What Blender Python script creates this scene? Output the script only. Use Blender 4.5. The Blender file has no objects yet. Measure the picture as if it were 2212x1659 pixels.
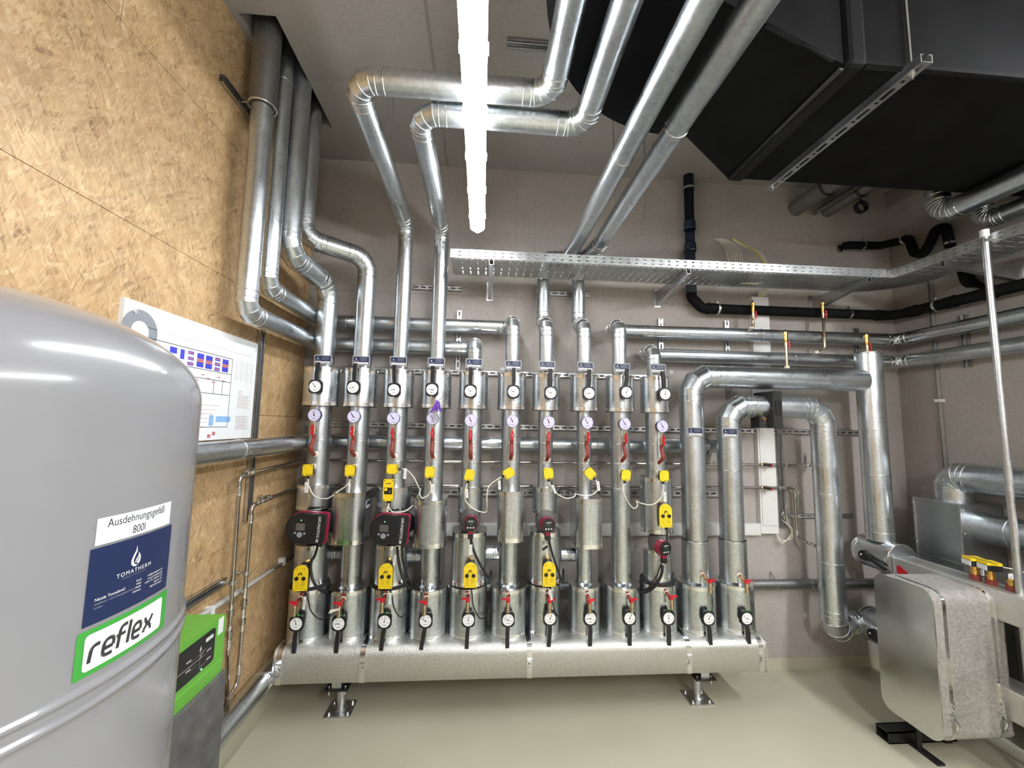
import bpy, bmesh, math, random
from mathutils import Vector, Matrix
random.seed(7)
PI = math.pi
scene = bpy.context.scene
COL = scene.collection

# ------------------------------------------------------------ camera
FPX = 879.1
CAMH = 1.6
cam_d = bpy.data.cameras.new('camera'); cam = bpy.data.objects.new('camera', cam_d); COL.objects.link(cam)
ROWS = [[0.9971158, -0.0738871, 0.0173419], [0.0243697, 0.0953026, -0.9951500], [0.0718760, 0.9927024, 0.0968283]]
right, down, fwd = (Vector(r) for r in ROWS)
cm = Matrix((right, -down, -fwd)).transposed().to_4x4()
cm.translation = Vector((0, 0, CAMH))
cam.matrix_world = cm
cam_d.sensor_fit = 'HORIZONTAL'; cam_d.sensor_width = 36.0; cam_d.lens = 36.0 * FPX / 2212
cam_d.clip_start = 0.02
scene.camera = cam

def at(px, py, y=None, x=None, z=None):
    """the point of the room seen at a photo pixel, on a plane y=, x= or z="""
    d = right * ((px - 1106) / FPX) + down * ((py - 829.5) / FPX) + fwd
    o = Vector((0, 0, CAMH))
    if y is not None: t = (y - o.y) / d.y
    elif x is not None: t = (x - o.x) / d.x
    else: t = (z - o.z) / d.z
    return o + d * t

# ------------------------------------------------------------ world, exposure
w = bpy.data.worlds.new('world'); scene.world = w; w.use_nodes = True
w.node_tree.nodes['Background'].inputs[0].default_value = (0.5, 0.5, 0.5, 1)
w.node_tree.nodes['Background'].inputs[1].default_value = 0.05
vs = scene.view_settings
vs.view_transform = 'Standard'; vs.look = 'None'; vs.gamma = 1; vs.use_curve_mapping = False
vs.exposure = 2.4
# emission of the luminaire diffusers
LAMP, LAMP_FILL, LAMP_SIDE = 12.0, 44.0, 28.0

# ------------------------------------------------------------ materials
MATS = {}
def newmat(name):
    m = bpy.data.materials.new(name); m.use_nodes = True
    MATS[name] = m
    nt = m.node_tree
    return m, nt, nt.nodes['Principled BSDF']
def N(nt, typ, **kw):
    n = nt.nodes.new(typ)
    for k, v in kw.items():
        if k in n.inputs.keys() if isinstance(k, str) else False: n.inputs[k].default_value = v
        else: setattr(n, k, v)
    return n
def ramp(nt, stops):
    r = nt.nodes.new('ShaderNodeValToRGB'); e = r.color_ramp.elements
    while len(e) < len(stops): e.new(0.5)
    for i, (p, c) in enumerate(stops):
        e[i].position = p; e[i].color = (*c, 1) if len(c) == 3 else c
    return r
def plain(name, col, rough=0.5, metal=0.0, noise=0.06, scale=30, bump=0.0, emit=None):
    m, nt, b = newmat(name)
    b.inputs['Roughness'].default_value = rough; b.inputs['Metallic'].default_value = metal
    tc = N(nt, 'ShaderNodeTexCoord'); nz = N(nt, 'ShaderNodeTexNoise'); nz.inputs['Scale'].default_value = scale
    nz.inputs['Detail'].default_value = 4
    nt.links.new(tc.outputs['Object'], nz.inputs['Vector'])
    r = ramp(nt, [(0.3, tuple(c * (1 - noise) for c in col)), (0.7, tuple(min(1, c * (1 + noise)) for c in col))])
    nt.links.new(nz.outputs['Fac'], r.inputs[0]); nt.links.new(r.outputs[0], b.inputs['Base Color'])
    if bump:
        bp = N(nt, 'ShaderNodeBump'); bp.inputs['Strength'].default_value = bump; bp.inputs['Distance'].default_value = 0.002
        nt.links.new(nz.outputs['Fac'], bp.inputs['Height']); nt.links.new(bp.outputs[0], b.inputs['Normal'])
    if emit:
        b.inputs['Emission Color'].default_value = (*emit[0], 1); b.inputs['Emission Strength'].default_value = emit[1]
    return m
def zinc(name, col=(0.585, 0.625, 0.655), rough=0.31, spangle=0.10, bump=0.008, bscale=9):
    """galvanised sheet: crystals, slightly wavy"""
    m, nt, b = newmat(name)
    b.inputs['Metallic'].default_value = 1.0
    tc = N(nt, 'ShaderNodeTexCoord')
    vo = N(nt, 'ShaderNodeTexVoronoi'); vo.inputs['Scale'].default_value = 95
    n1 = N(nt, 'ShaderNodeTexNoise'); n1.inputs['Scale'].default_value = bscale; n1.inputs['Detail'].default_value = 2
    n2 = N(nt, 'ShaderNodeTexNoise'); n2.inputs['Scale'].default_value = 5; n2.inputs['Detail'].default_value = 5
    for n in (vo, n1, n2): nt.links.new(tc.outputs['Object'], n.inputs['Vector'])
    sep = N(nt, 'ShaderNodeSeparateColor'); nt.links.new(vo.outputs['Color'], sep.inputs[0])
    mr = N(nt, 'ShaderNodeMapRange'); mr.inputs['To Min'].default_value = 1 - spangle; mr.inputs['To Max'].default_value = 1 + spangle
    nt.links.new(sep.outputs[0], mr.inputs['Value'])
    mx = N(nt, 'ShaderNodeMixRGB'); mx.blend_type = 'MULTIPLY'; mx.inputs[0].default_value = 1
    mx.inputs[1].default_value = (*col, 1); nt.links.new(mr.outputs[0], mx.inputs[2])
    nt.links.new(mx.outputs[0], b.inputs['Base Color'])
    m2 = N(nt, 'ShaderNodeMapRange'); m2.inputs['From Min'].default_value = 0.3; m2.inputs['From Max'].default_value = 0.7
    m2.inputs['To Min'].default_value = rough * 0.75; m2.inputs['To Max'].default_value = rough * 1.3
    nt.links.new(n2.outputs['Fac'], m2.inputs['Value']); nt.links.new(m2.outputs[0], b.inputs['Roughness'])
    bp = N(nt, 'ShaderNodeBump'); bp.inputs['Strength'].default_value = bump; bp.inputs['Distance'].default_value = 0.01
    nt.links.new(n1.outputs['Fac'], bp.inputs['Height']); nt.links.new(bp.outputs[0], b.inputs['Normal'])
    return m
zinc('zinc'); zinc('zinc_dull', (0.34, 0.345, 0.35), 0.42, 0.08); zinc('zinc_box', (0.40, 0.43, 0.44), 0.38, 0.06, 0.05)
zinc('bead', (0.72, 0.73, 0.73), 0.2, 0.02, 0.0); zinc('band', (0.80, 0.80, 0.79), 0.16, 0.02, 0.05, 40)
zinc('strut', (0.55, 0.56, 0.57), 0.35, 0.1); zinc('steel', (0.50, 0.47, 0.43), 0.2, 0.03, 0.02)
zinc('tray', (0.52, 0.54, 0.54), 0.38, 0.12)
def stucco(name, col, rough, bump, scale):
    m = zinc(name, col, rough, 0.14 if 'dark' in name else 0.04, bump, scale); return m
stucco('stucco', (0.62, 0.62, 0.59), 0.50, 0.30, 190)
stucco('stucco_dark', (0.50, 0.48, 0.455), 0.66, 0.6, 260)
plain('black', (0.012, 0.012, 0.013), 0.4); plain('black_foam', (0.02, 0.02, 0.021), 0.8, noise=0.3, scale=60, bump=0.5)
plain('rubber', (0.0055, 0.0057, 0.0065), 0.75, noise=0.5, scale=5, bump=0.1); plain('rubber_tape', (0.014, 0.0145, 0.016), 0.7, noise=0.1)
for n_ in ('rubber', 'rubber_tape'): MATS[n_].node_tree.nodes['Principled BSDF'].inputs['Specular IOR Level'].default_value = 0.12
plain('drain_blue', (0.016, 0.022, 0.045), 0.35); plain('white', (0.75, 0.75, 0.74), 0.45, noise=0.02)
plain('dial', (0.85, 0.86, 0.86), 0.3, noise=0.01); plain('dial_blue', (0.62, 0.60, 0.80), 0.3, noise=0.01)
plain('rim_violet', (0.22, 0.20, 0.36), 0.3, 0.5)
plain('yellow', (0.83, 0.60, 0.015), 0.4, noise=0.02); plain('red', (0.55, 0.012, 0.025), 0.35)
plain('red_hose', (0.24, 0.04, 0.028), 0.6, noise=0.12); plain('raspberry', (0.30, 0.008, 0.045), 0.35)
plain('red_dark', (0.25, 0.012, 0.04), 0.35)
plain('brass', (0.80, 0.50, 0.14), 0.25, 1.0); plain('brass_dull', (0.62, 0.50, 0.34), 0.32, 1.0, noise=0.1)
plain('copper', (0.55, 0.27, 0.13), 0.4, 1.0, noise=0.2)
plain('foam_white', (0.72, 0.68, 0.56), 0.8, noise=0.1, scale=80, bump=0.6)
plain('cable_white', (0.70, 0.68, 0.58), 0.5); plain('cable_black', (0.012, 0.012, 0.012), 0.5); plain('cable_yellow', (0.75, 0.62, 0.05), 0.5)
plain('tank_grey', (0.235, 0.237, 0.25), 0.22, noise=0.03, scale=3, bump=0.02)
MATS['tank_grey'].node_tree.nodes['Principled BSDF'].inputs['Coat Weight'].default_value = 0.5
MATS['tank_grey'].node_tree.nodes['Principled BSDF'].inputs['Coat Roughness'].default_value = 0.08
plain('navy', (0.012, 0.022, 0.075), 0.35, noise=0.02); plain('green', (0.045, 0.30, 0.045), 0.4, noise=0.02)
plain('lime', (0.13, 0.40, 0.05), 0.45, noise=0.02); plain('lime_side', (0.16, 0.55, 0.06), 0.45, noise=0.02)
plain('paper', (0.76, 0.79, 0.80), 0.35, noise=0.01); plain('ink', (0.03, 0.03, 0.035), 0.5); plain('ink_grey', (0.24, 0.26, 0.29), 0.5)
plain('ink_light', (0.55, 0.50, 0.50), 0.5); plain('ink_red', (0.50, 0.17, 0.17), 0.5); plain('blue_ink', (0.055, 0.06, 0.56), 0.5); plain('sky_ink', (0.25, 0.45, 0.75), 0.5)
plain('grey_foam', (0.10, 0.098, 0.095), 0.85, noise=0.25, scale=18, bump=0.4); plain('grey_shell', (0.11, 0.105, 0.10), 0.55)
plain('grey_pvc', (0.42, 0.41, 0.39), 0.5); plain('cabinet_grey', (0.35, 0.34, 0.36), 0.5)
plain('violet', (0.13, 0.035, 0.40), 0.4); plain('screen', (0.10, 0.10, 0.095), 0.15); plain('led', (0.1, 0.8, 0.15), 0.4, emit=((0.1, 1, 0.2), 2.0))
plain('green_mark', (0.03, 0.35, 0.05), 0.4)
plain('plug', (0.60, 0.59, 0.57), 0.6)
plain('lamp_body', (0.6, 0.6, 0.6), 0.4)
for n_, e_ in (('lamp_glow', LAMP), ('lamp_glow_fill', LAMP_FILL), ('lamp_glow_side', LAMP_SIDE)): plain(n_, (0.9, 0.9, 0.9), 0.4, emit=((0.97, 0.985, 1.0), e_))

def concrete(name, base, joints=(), axis=0, paint=None, hatch=False):
    m, nt, b = newmat(name)
    b.inputs['Roughness'].default_value = 0.8
    tc = N(nt, 'ShaderNodeTexCoord')
    n1 = N(nt, 'ShaderNodeTexNoise'); n1.inputs['Scale'].default_value = 1.3; n1.inputs['Detail'].default_value = 7; n1.inputs['Roughness'].default_value = 0.62
    n2 = N(nt, 'ShaderNodeTexNoise'); n2.inputs['Scale'].default_value = 60; n2.inputs['Detail'].default_value = 3
    vo = N(nt, 'ShaderNodeTexVoronoi'); vo.inputs['Scale'].default_value = 11; vo.inputs['Randomness'].default_value = 1
    for n in (n1, n2, vo): nt.links.new(tc.outputs['Object'], n.inputs['Vector'])
    r = ramp(nt, [(0.25, tuple(c * 0.80 for c in base)), (0.5, base), (0.75, tuple(min(1, c * 1.12) for c in base))])
    nt.links.new(n1.outputs['Fac'], r.inputs[0])
    r2 = ramp(nt, [(0.3, (0.93,) * 3), (0.7, (1.05,) * 3)]); nt.links.new(n2.outputs['Fac'], r2.inputs[0])
    mx = N(nt, 'ShaderNodeMixRGB'); mx.blend_type = 'MULTIPLY'; mx.inputs[0].default_value = 1
    nt.links.new(r.outputs[0], mx.inputs[1]); nt.links.new(r2.outputs[0], mx.inputs[2])
    # blow holes
    r3 = ramp(nt, [(0.0, (0.45,) * 3), (0.035, (0.45,) * 3), (0.05, (1,) * 3)]); nt.links.new(vo.outputs['Distance'], r3.inputs[0])
    mx2 = N(nt, 'ShaderNodeMixRGB'); mx2.blend_type = 'MULTIPLY'; mx2.inputs[0].default_value = 1
    nt.links.new(mx.outputs[0], mx2.inputs[1]); nt.links.new(r3.outputs[0], mx2.inputs[2])
    out = mx2.outputs[0]
    sx = N(nt, 'ShaderNodeSeparateXYZ'); nt.links.new(tc.outputs['Object'], sx.inputs[0])
    for (ax, pos, wd, dk) in joints:
        s = N(nt, 'ShaderNodeMath', operation='SUBTRACT'); nt.links.new(sx.outputs[ax], s.inputs[0]); s.inputs[1].default_value = pos
        n3 = N(nt, 'ShaderNodeTexNoise'); n3.inputs['Scale'].default_value = 9; n3.inputs['Detail'].default_value = 5
        nt.links.new(tc.outputs['Object'], n3.inputs['Vector'])
        ns = N(nt, 'ShaderNodeMath', operation='MULTIPLY_ADD'); nt.links.new(n3.outputs['Fac'], ns.inputs[0]); ns.inputs[1].default_value = wd * 1.2; nt.links.new(s.outputs[0], ns.inputs[2])
        s2 = N(nt, 'ShaderNodeMath', operation='SUBTRACT'); nt.links.new(ns.outputs[0], s2.inputs[0]); s2.inputs[1].default_value = wd * 0.6
        a = N(nt, 'ShaderNodeMath', operation='ABSOLUTE'); nt.links.new(s2.outputs[0], a.inputs[0])
        mr = N(nt, 'ShaderNodeMapRange'); mr.inputs['From Max'].default_value = wd; mr.inputs['To Min'].default_value = dk; mr.inputs['To Max'].default_value = 1
        nt.links.new(a.outputs[0], mr.inputs['Value'])
        mj = N(nt, 'ShaderNodeMixRGB'); mj.blend_type = 'MULTIPLY'; mj.inputs[0].default_value = 1
        nt.links.new(out, mj.inputs[1]); nt.links.new(mr.outputs[0], mj.inputs[2]); out = mj.outputs[0]
    nt.links.new(out, b.inputs['Base Color'])
    bp = N(nt, 'ShaderNodeBump'); bp.inputs['Strength'].default_value = 0.15; bp.inputs['Distance'].default_value = 0.003
    nt.links.new(n2.outputs['Fac'], bp.inputs['Height']); nt.links.new(bp.outputs[0], b.inputs['Normal'])
    return m
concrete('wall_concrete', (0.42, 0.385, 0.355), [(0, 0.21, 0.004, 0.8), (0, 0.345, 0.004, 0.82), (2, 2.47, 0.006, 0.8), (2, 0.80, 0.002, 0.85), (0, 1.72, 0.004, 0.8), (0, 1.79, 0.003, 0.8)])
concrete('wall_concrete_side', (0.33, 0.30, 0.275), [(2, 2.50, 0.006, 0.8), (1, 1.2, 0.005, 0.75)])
concrete('ceiling_concrete', (0.32, 0.30, 0.28), [(0, -0.285, 0.012, 0.62), (0, 1.02, 0.003, 0.5), (0, -2.9, 0.01, 0.7), (1, 1.1, 0.02, 0.85), (1, 2.05, 0.05, 0.88), (1, 0.45, 0.06, 0.86)])
def floor_mat():
    m, nt, b = newmat('floor_paint')
    b.inputs['Roughness'].default_value = 0.38
    tc = N(nt, 'ShaderNodeTexCoord')
    n1 = N(nt, 'ShaderNodeTexNoise'); n1.inputs['Scale'].default_value = 2.2; n1.inputs['Detail'].default_value = 6
    n2 = N(nt, 'ShaderNodeTexNoise'); n2.inputs['Scale'].default_value = 220; n2.inputs['Detail'].default_value = 2
    vo = N(nt, 'ShaderNodeTexVoronoi'); vo.inputs['Scale'].default_value = 6
    for n in (n1, n2, vo): nt.links.new(tc.outputs['Object'], n.inputs['Vector'])
    r = ramp(nt, [(0.3, (0.43, 0.415, 0.31)), (0.7, (0.49, 0.47, 0.36))]); nt.links.new(n1.outputs['Fac'], r.inputs[0])
    r3 = ramp(nt, [(0.0, (0.25,) * 3), (0.018, (0.3,) * 3), (0.025, (1,) * 3)]); nt.links.new(vo.outputs['Distance'], r3.inputs[0])
    mx2 = N(nt, 'ShaderNodeMixRGB'); mx2.blend_type = 'MULTIPLY'; mx2.inputs[0].default_value = 1
    nt.links.new(r.outputs[0], mx2.inputs[1]); nt.links.new(r3.outputs[0], mx2.inputs[2]); nt.links.new(mx2.outputs[0], b.inputs['Base Color'])
    bp = N(nt, 'ShaderNodeBump'); bp.inputs['Strength'].default_value = 0.12; bp.inputs['Distance'].default_value = 0.001
    nt.links.new(n2.outputs['Fac'], bp.inputs['Height']); nt.links.new(bp.outputs[0], b.inputs['Normal'])
floor_mat()
def osb_mat():
    """chipboard: flakes of random direction as stretched voronoi cells, several layers"""
    m, nt, b = newmat('chipboard')
    b.inputs['Roughness'].default_value = 0.55
    tc = N(nt, 'ShaderNodeTexCoord')
    # lay the wall (y,z) flat on (x,y)
    mp0 = N(nt, 'ShaderNodeMapping'); mp0.inputs['Rotation'].default_value = (0, PI / 2, 0)
    nt.links.new(tc.outputs['Object'], mp0.inputs['Vector'])
    nw = N(nt, 'ShaderNodeTexNoise'); nw.inputs['Scale'].default_value = 7; nw.inputs['Detail'].default_value = 3
    nt.links.new(mp0.outputs[0], nw.inputs['Vector'])
    wm = N(nt, 'ShaderNodeMixRGB'); wm.blend_type = 'LINEAR_LIGHT'; wm.inputs[0].default_value = 0.02
    nt.links.new(mp0.outputs[0], wm.inputs[1]); nt.links.new(nw.outputs['Color'], wm.inputs[2])
    col = None
    dk, md, lt = (0.15, 0.075, 0.03), (0.40, 0.25, 0.115), (0.55, 0.385, 0.21)
    for i, (ang, sx, sy, fac) in enumerate([(0.2, 9, 46, 1), (1.1, 11, 56, 0.5), (-0.7, 13, 68, 0.5), (2.2, 19, 95, 0.5), (0.5, 30, 170, 0.45), (-0.35, 52, 280, 0.4)]):
        mp = N(nt, 'ShaderNodeMapping'); mp.inputs['Rotation'].default_value = (0, 0, ang)
        mp.inputs['Location'].default_value = (i * 3.7, i * 1.3, 0)
        nt.links.new(wm.outputs[0], mp.inputs['Vector'])
        m2 = N(nt, 'ShaderNodeMapping'); m2.inputs['Scale'].default_value = (sx, sy, 1)
        nt.links.new(mp.outputs[0], m2.inputs['Vector'])
        v = N(nt, 'ShaderNodeTexVoronoi', voronoi_dimensions='2D'); v.inputs['Scale'].default_value = 1
        nt.links.new(m2.outputs[0], v.inputs['Vector'])
        sp = N(nt, 'ShaderNodeSeparateColor'); nt.links.new(v.outputs['Color'], sp.inputs[0])
        r = ramp(nt, [(0.0, dk), (0.10, md), (0.45, tuple((a + c) / 2 for a, c in zip(md, lt))), (0.8, lt), (1.0, (0.66, 0.51, 0.32))])
        nt.links.new(sp.outputs[0], r.inputs[0])
        if col is None: col = r.outputs[0]
        else:
            mk = ramp(nt, [(0.45, (0, 0, 0)), (0.5, (fac * 1.3,) * 3)]); nt.links.new(sp.outputs[1], mk.inputs[0])
            mx = N(nt, 'ShaderNodeMixRGB'); nt.links.new(mk.outputs[0], mx.inputs[0]); nt.links.new(col, mx.inputs[1]); nt.links.new(r.outputs[0], mx.inputs[2])
            col = mx.outputs[0]
    # soften toward the mean tone, add slow variation
    avg = N(nt, 'ShaderNodeMixRGB'); avg.inputs[0].default_value = 0.15; avg.inputs[2].default_value = (0.45, 0.305, 0.16, 1); nt.links.new(col, avg.inputs[1])
    n2 = N(nt, 'ShaderNodeTexNoise'); n2.inputs['Scale'].default_value = 14; n2.inputs['Detail'].default_value = 6; nt.links.new(wm.outputs[0], n2.inputs['Vector'])
    r2 = ramp(nt, [(0.3, (0.86, 0.84, 0.82)), (0.7, (1.08, 1.08, 1.06))]); nt.links.new(n2.outputs['Fac'], r2.inputs[0])
    mm = N(nt, 'ShaderNodeMixRGB'); mm.blend_type = 'MULTIPLY'; mm.inputs[0].default_value = 1
    nt.links.new(avg.outputs[0], mm.inputs[1]); nt.links.new(r2.outputs[0], mm.inputs[2])
    nt.links.new(mm.outputs[0], b.inputs['Base Color'])
osb_mat()

# ------------------------------------------------------------ mesh builder
def inv_chain(o):
    m = Matrix()
    while o is not None:
        m = o.matrix_basis @ m; o = o.parent
    return m.inverted()
def frame(d, up=Vector((0, 0, 1))):
    d = d.normalized()
    if abs(d.dot(up)) > 0.98: up = Vector((0, 1, 0))
    u = d.cross(up).normalized(); v = u.cross(d).normalized()
    return u, v
class MB:
    def __init__(s): s.v = []; s.f = []; s.sm = []; s.mi = []; s.mats = []; s.cur = 0
    def use(s, name):
        if name not in s.mats: s.mats.append(name)
        s.cur = s.mats.index(name); return s
    def add(s, vs, fs, smooth=False):
        o = len(s.v); s.v += [Vector(p) for p in vs]
        for f in fs: s.f.append([i + o for i in f]); s.sm.append(smooth); s.mi.append(s.cur)
        return s
    def box(s, a, b, M=None):
        (x0, y0, z0), (x1, y1, z1) = a, b
        vs = [Vector(p) for p in ((x0, y0, z0), (x1, y0, z0), (x1, y1, z0), (x0, y1, z0), (x0, y0, z1), (x1, y0, z1), (x1, y1, z1), (x0, y1, z1))]
        if M: vs = [M @ p for p in vs]
        return s.add(vs, [(0, 3, 2, 1), (4, 5, 6, 7), (0, 1, 5, 4), (1, 2, 6, 5), (2, 3, 7, 6), (3, 0, 4, 7)])
    def cbox(s, c, sz, M=None):
        c = Vector(c); h = Vector(sz) / 2
        return s.box(c - h, c + h, M)
    def ring(s, c, u, v, r, n): return [c + u * (r * math.cos(2 * PI * i / n)) + v * (r * math.sin(2 * PI * i / n)) for i in range(n)]
    def lathe(s, o, d, prof, n=28, caps=(True, True), up=Vector((0, 0, 1))):
        """prof: list of (distance along d, radius); hard edge between segments"""
        o = Vector(o); d = Vector(d).normalized(); u, v = frame(d, up)
        for (h0, r0), (h1, r1) in zip(prof, prof[1:]):
            a = s.ring(o + d * h0, u, v, r0, n); b = s.ring(o + d * h1, u, v, r1, n)
            s.add(a + b, [(i, n + i, n + (i + 1) % n, (i + 1) % n) for i in range(n)], True)
        if caps[0] and prof[0][1] > 0: s.add(s.ring(o + d * prof[0][0], u, v, prof[0][1], n), [tuple(range(n))])
        if caps[1] and prof[-1][1] > 0: s.add(s.ring(o + d * prof[-1][0], u, v, prof[-1][1], n), [tuple(range(n - 1, -1, -1))])
        return s
    def cyl(s, a, b, r, n=24, r2=None, caps=(True, True)):
        a = Vector(a); b = Vector(b); L = (b - a).length
        return s.lathe(a, b - a, [(0, r), (L, r if r2 is None else r2)], n, caps)
    def tube(s, pts, r, n=8, closed=False, caps=True):
        pts = [Vector(p) for p in pts]; k = len(pts); rings = []
        prev = None
        for i, p in enumerate(pts):
            if closed: t = pts[(i + 1) % k] - pts[i - 1]
            else: t = pts[min(i + 1, k - 1)] - pts[max(i - 1, 0)]
            t.normalize()
            if prev is None: u, v = frame(t)
            else:
                u = (prev - t * prev.dot(t)).normalized(); v = t.cross(u)
            prev = u
            rr = r[i] if isinstance(r, (list, tuple)) else r
            rings += s.ring(p, u, v, rr, n)
        fs = []
        for i in range(k if closed else k - 1):
            a = i * n; b = ((i + 1) % k) * n
            fs += [(a + j, a + (j + 1) % n, b + (j + 1) % n, b + j) for j in range(n)]
        if not closed and caps: fs += [tuple(range(n - 1, -1, -1)), tuple((k - 1) * n + j for j in range(n))]
        return s.add(rings, fs, True)
    def torus(s, c, ax, R, r, n=32, k=6):
        u, v = frame(Vector(ax)); c = Vector(c)
        return s.tube(s.ring(c, u, v, R, n), r, k, closed=True)
    def prism(s, poly, M, d0, d1, smooth_sides=False):
        """poly in local xy, extruded along local z"""
        n = len(poly)
        a = [M @ Vector((x, y, d0)) for x, y in poly]; b = [M @ Vector((x, y, d1)) for x, y in poly]
        s.add(a, [tuple(range(n - 1, -1, -1))]); s.add(b, [tuple(range(n))])
        return s.add(a + b, [(i, (i + 1) % n, n + (i + 1) % n, n + i) for i in range(n)], smooth_sides)
    def sphere(s, c, r, n=12, sc=(1, 1, 1)):
        c = Vector(c); vs = []; m = n // 2
        for i in range(m + 1):
            th = PI * i / m
            for j in range(n):
                ph = 2 * PI * j / n
                vs.append(c + Vector((r * sc[0] * math.sin(th) * math.cos(ph), r * sc[1] * math.sin(th) * math.sin(ph), r * sc[2] * math.cos(th))))
        return s.add(vs, [(i * n + j, i * n + (j + 1) % n, (i + 1) * n + (j + 1) % n, (i + 1) * n + j) for i in range(m) for j in range(n)], True)
    def text(s, body, size, M, d=0.0004, align='CENTER', bend=None, space=1.0, res=2, squash=1.0):
        cu = bpy.data.curves.new('t', 'FONT'); cu.body = body; cu.size = size; cu.align_x = align; cu.align_y = 'CENTER'
        cu.resolution_u = res; cu.space_character = space
        ob = bpy.data.objects.new('t', cu); COL.objects.link(ob)
        bpy.context.view_layer.update()
        me = bpy.data.meshes.new_from_object(ob.evaluated_get(bpy.context.evaluated_depsgraph_get()))
        vs = [Vector((v.co.x * squash, v.co.y, d)) for v in me.vertices]
        vs = [bend(p) if bend else M @ p for p in vs]
        s.add(vs, [tuple(p.vertices) for p in me.polygons])
        bpy.data.objects.remove(ob); bpy.data.curves.remove(cu); bpy.data.meshes.remove(me)
        return s
    def build(s, name, mat=None, parent=None, label=None, cat=None, group=None, kind=None, bevel=0, local=False):
        me = bpy.data.meshes.new(name)
        vs = s.v
        if parent is not None and not local:
            iv = inv_chain(parent); vs = [iv @ p for p in vs]
        org = Vector()
        if parent is None and not local and kind != 'structure' and vs:
            lo = [min(p[k] for p in vs) for k in range(3)]; hi = [max(p[k] for p in vs) for k in range(3)]
            org = Vector(((lo[0] + hi[0]) / 2, (lo[1] + hi[1]) / 2, lo[2])); vs = [p - org for p in vs]
        me.from_pydata([tuple(p) for p in vs], [], s.f)
        for i, p in enumerate(me.polygons): p.use_smooth = s.sm[i]; p.material_index = s.mi[i]
        for mn in (s.mats or [mat]): me.materials.append(MATS[mn])
        me.validate(); me.update()
        o = bpy.data.objects.new(name, me); COL.objects.link(o); o.location = org
        if parent is not None: o.parent = parent
        if bevel:
            bv = o.modifiers.new('bevel', 'BEVEL'); bv.width = bevel; bv.segments = 2; bv.limit_method = 'ANGLE'
        props(o, label, cat, group, kind)
        return o
def props(o, label=None, cat=None, group=None, kind=None):
    if label: o['label'] = label
    if cat: o['category'] = cat
    if group: o['group'] = group
    if kind: o['kind'] = kind
    return o
def thing(name, label, cat, loc=(0, 0, 0), group=None, rot=None):
    o = bpy.data.objects.new(name, None); COL.objects.link(o); o.location = loc; o.empty_display_size = 0.05
    if rot is not None: o.rotation_euler = rot
    return props(o, label, cat, group)
def MX(o, x, y):
    """frame with origin o, local x, local y; z = x cross y"""
    x = Vector(x).normalized(); y = Vector(y).normalized(); z = x.cross(y)
    m = Matrix((x, y, z)).transposed().to_4x4(); m.translation = Vector(o); return m
def rrect(w, h, r, n=5, cx=0, cy=0):
    out = []
    for (sx, sy, a0) in ((1, 1, 0), (-1, 1, PI / 2), (-1, -1, PI), (1, -1, 1.5 * PI)):
        for i in range(n + 1):
            a = a0 + PI / 2 * i / n
            out.append((cx + sx * (w / 2 - r) + r * math.cos(a), cy + sy * (h / 2 - r) + r * math.sin(a)))
    return out
def circ(r, n=24, cx=0, cy=0): return [(cx + r * math.cos(2 * PI * i / n), cy + r * math.sin(2 * PI * i / n)) for i in range(n)]
def smooth_path(pts, k=8):
    """Catmull-Rom through the points"""
    P = [Vector(p) for p in pts]; P = [P[0] * 2 - P[1]] + P + [P[-1] * 2 - P[-2]]
    out = []
    for i in range(1, len(P) - 2):
        for j in range(k):
            t = j / k; a, b, c, d = P[i - 1], P[i], P[i + 1], P[i + 2]
            out.append(0.5 * ((2 * b) + (c - a) * t + (2 * a - 5 * b + 4 * c - d) * t * t + (3 * b - a - 3 * c + d) * t ** 3))
    return out + [P[-2]]
def round_path(pts, R, n=6):
    P = [Vector(p) for p in pts]; out = [P[0]]
    for a, b, c in zip(P, P[1:], P[2:]):
        d0 = (b - a).normalized(); d1 = (c - b).normalized(); ang = d0.angle(d1)
        if ang < 0.02: out.append(b); continue
        t = R * math.tan(ang / 2); s0 = b - d0 * t; s1 = b + d1 * t
        cen = s0 + (d1 - d0 * d0.dot(d1)).normalized() * R
        for i in range(n + 1):
            th = ang * i / n; u = (s0 - cen)
            out.append(cen + u * math.cos(th) + d0 * R * math.sin(th))
    return out + [P[-1]]

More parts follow.
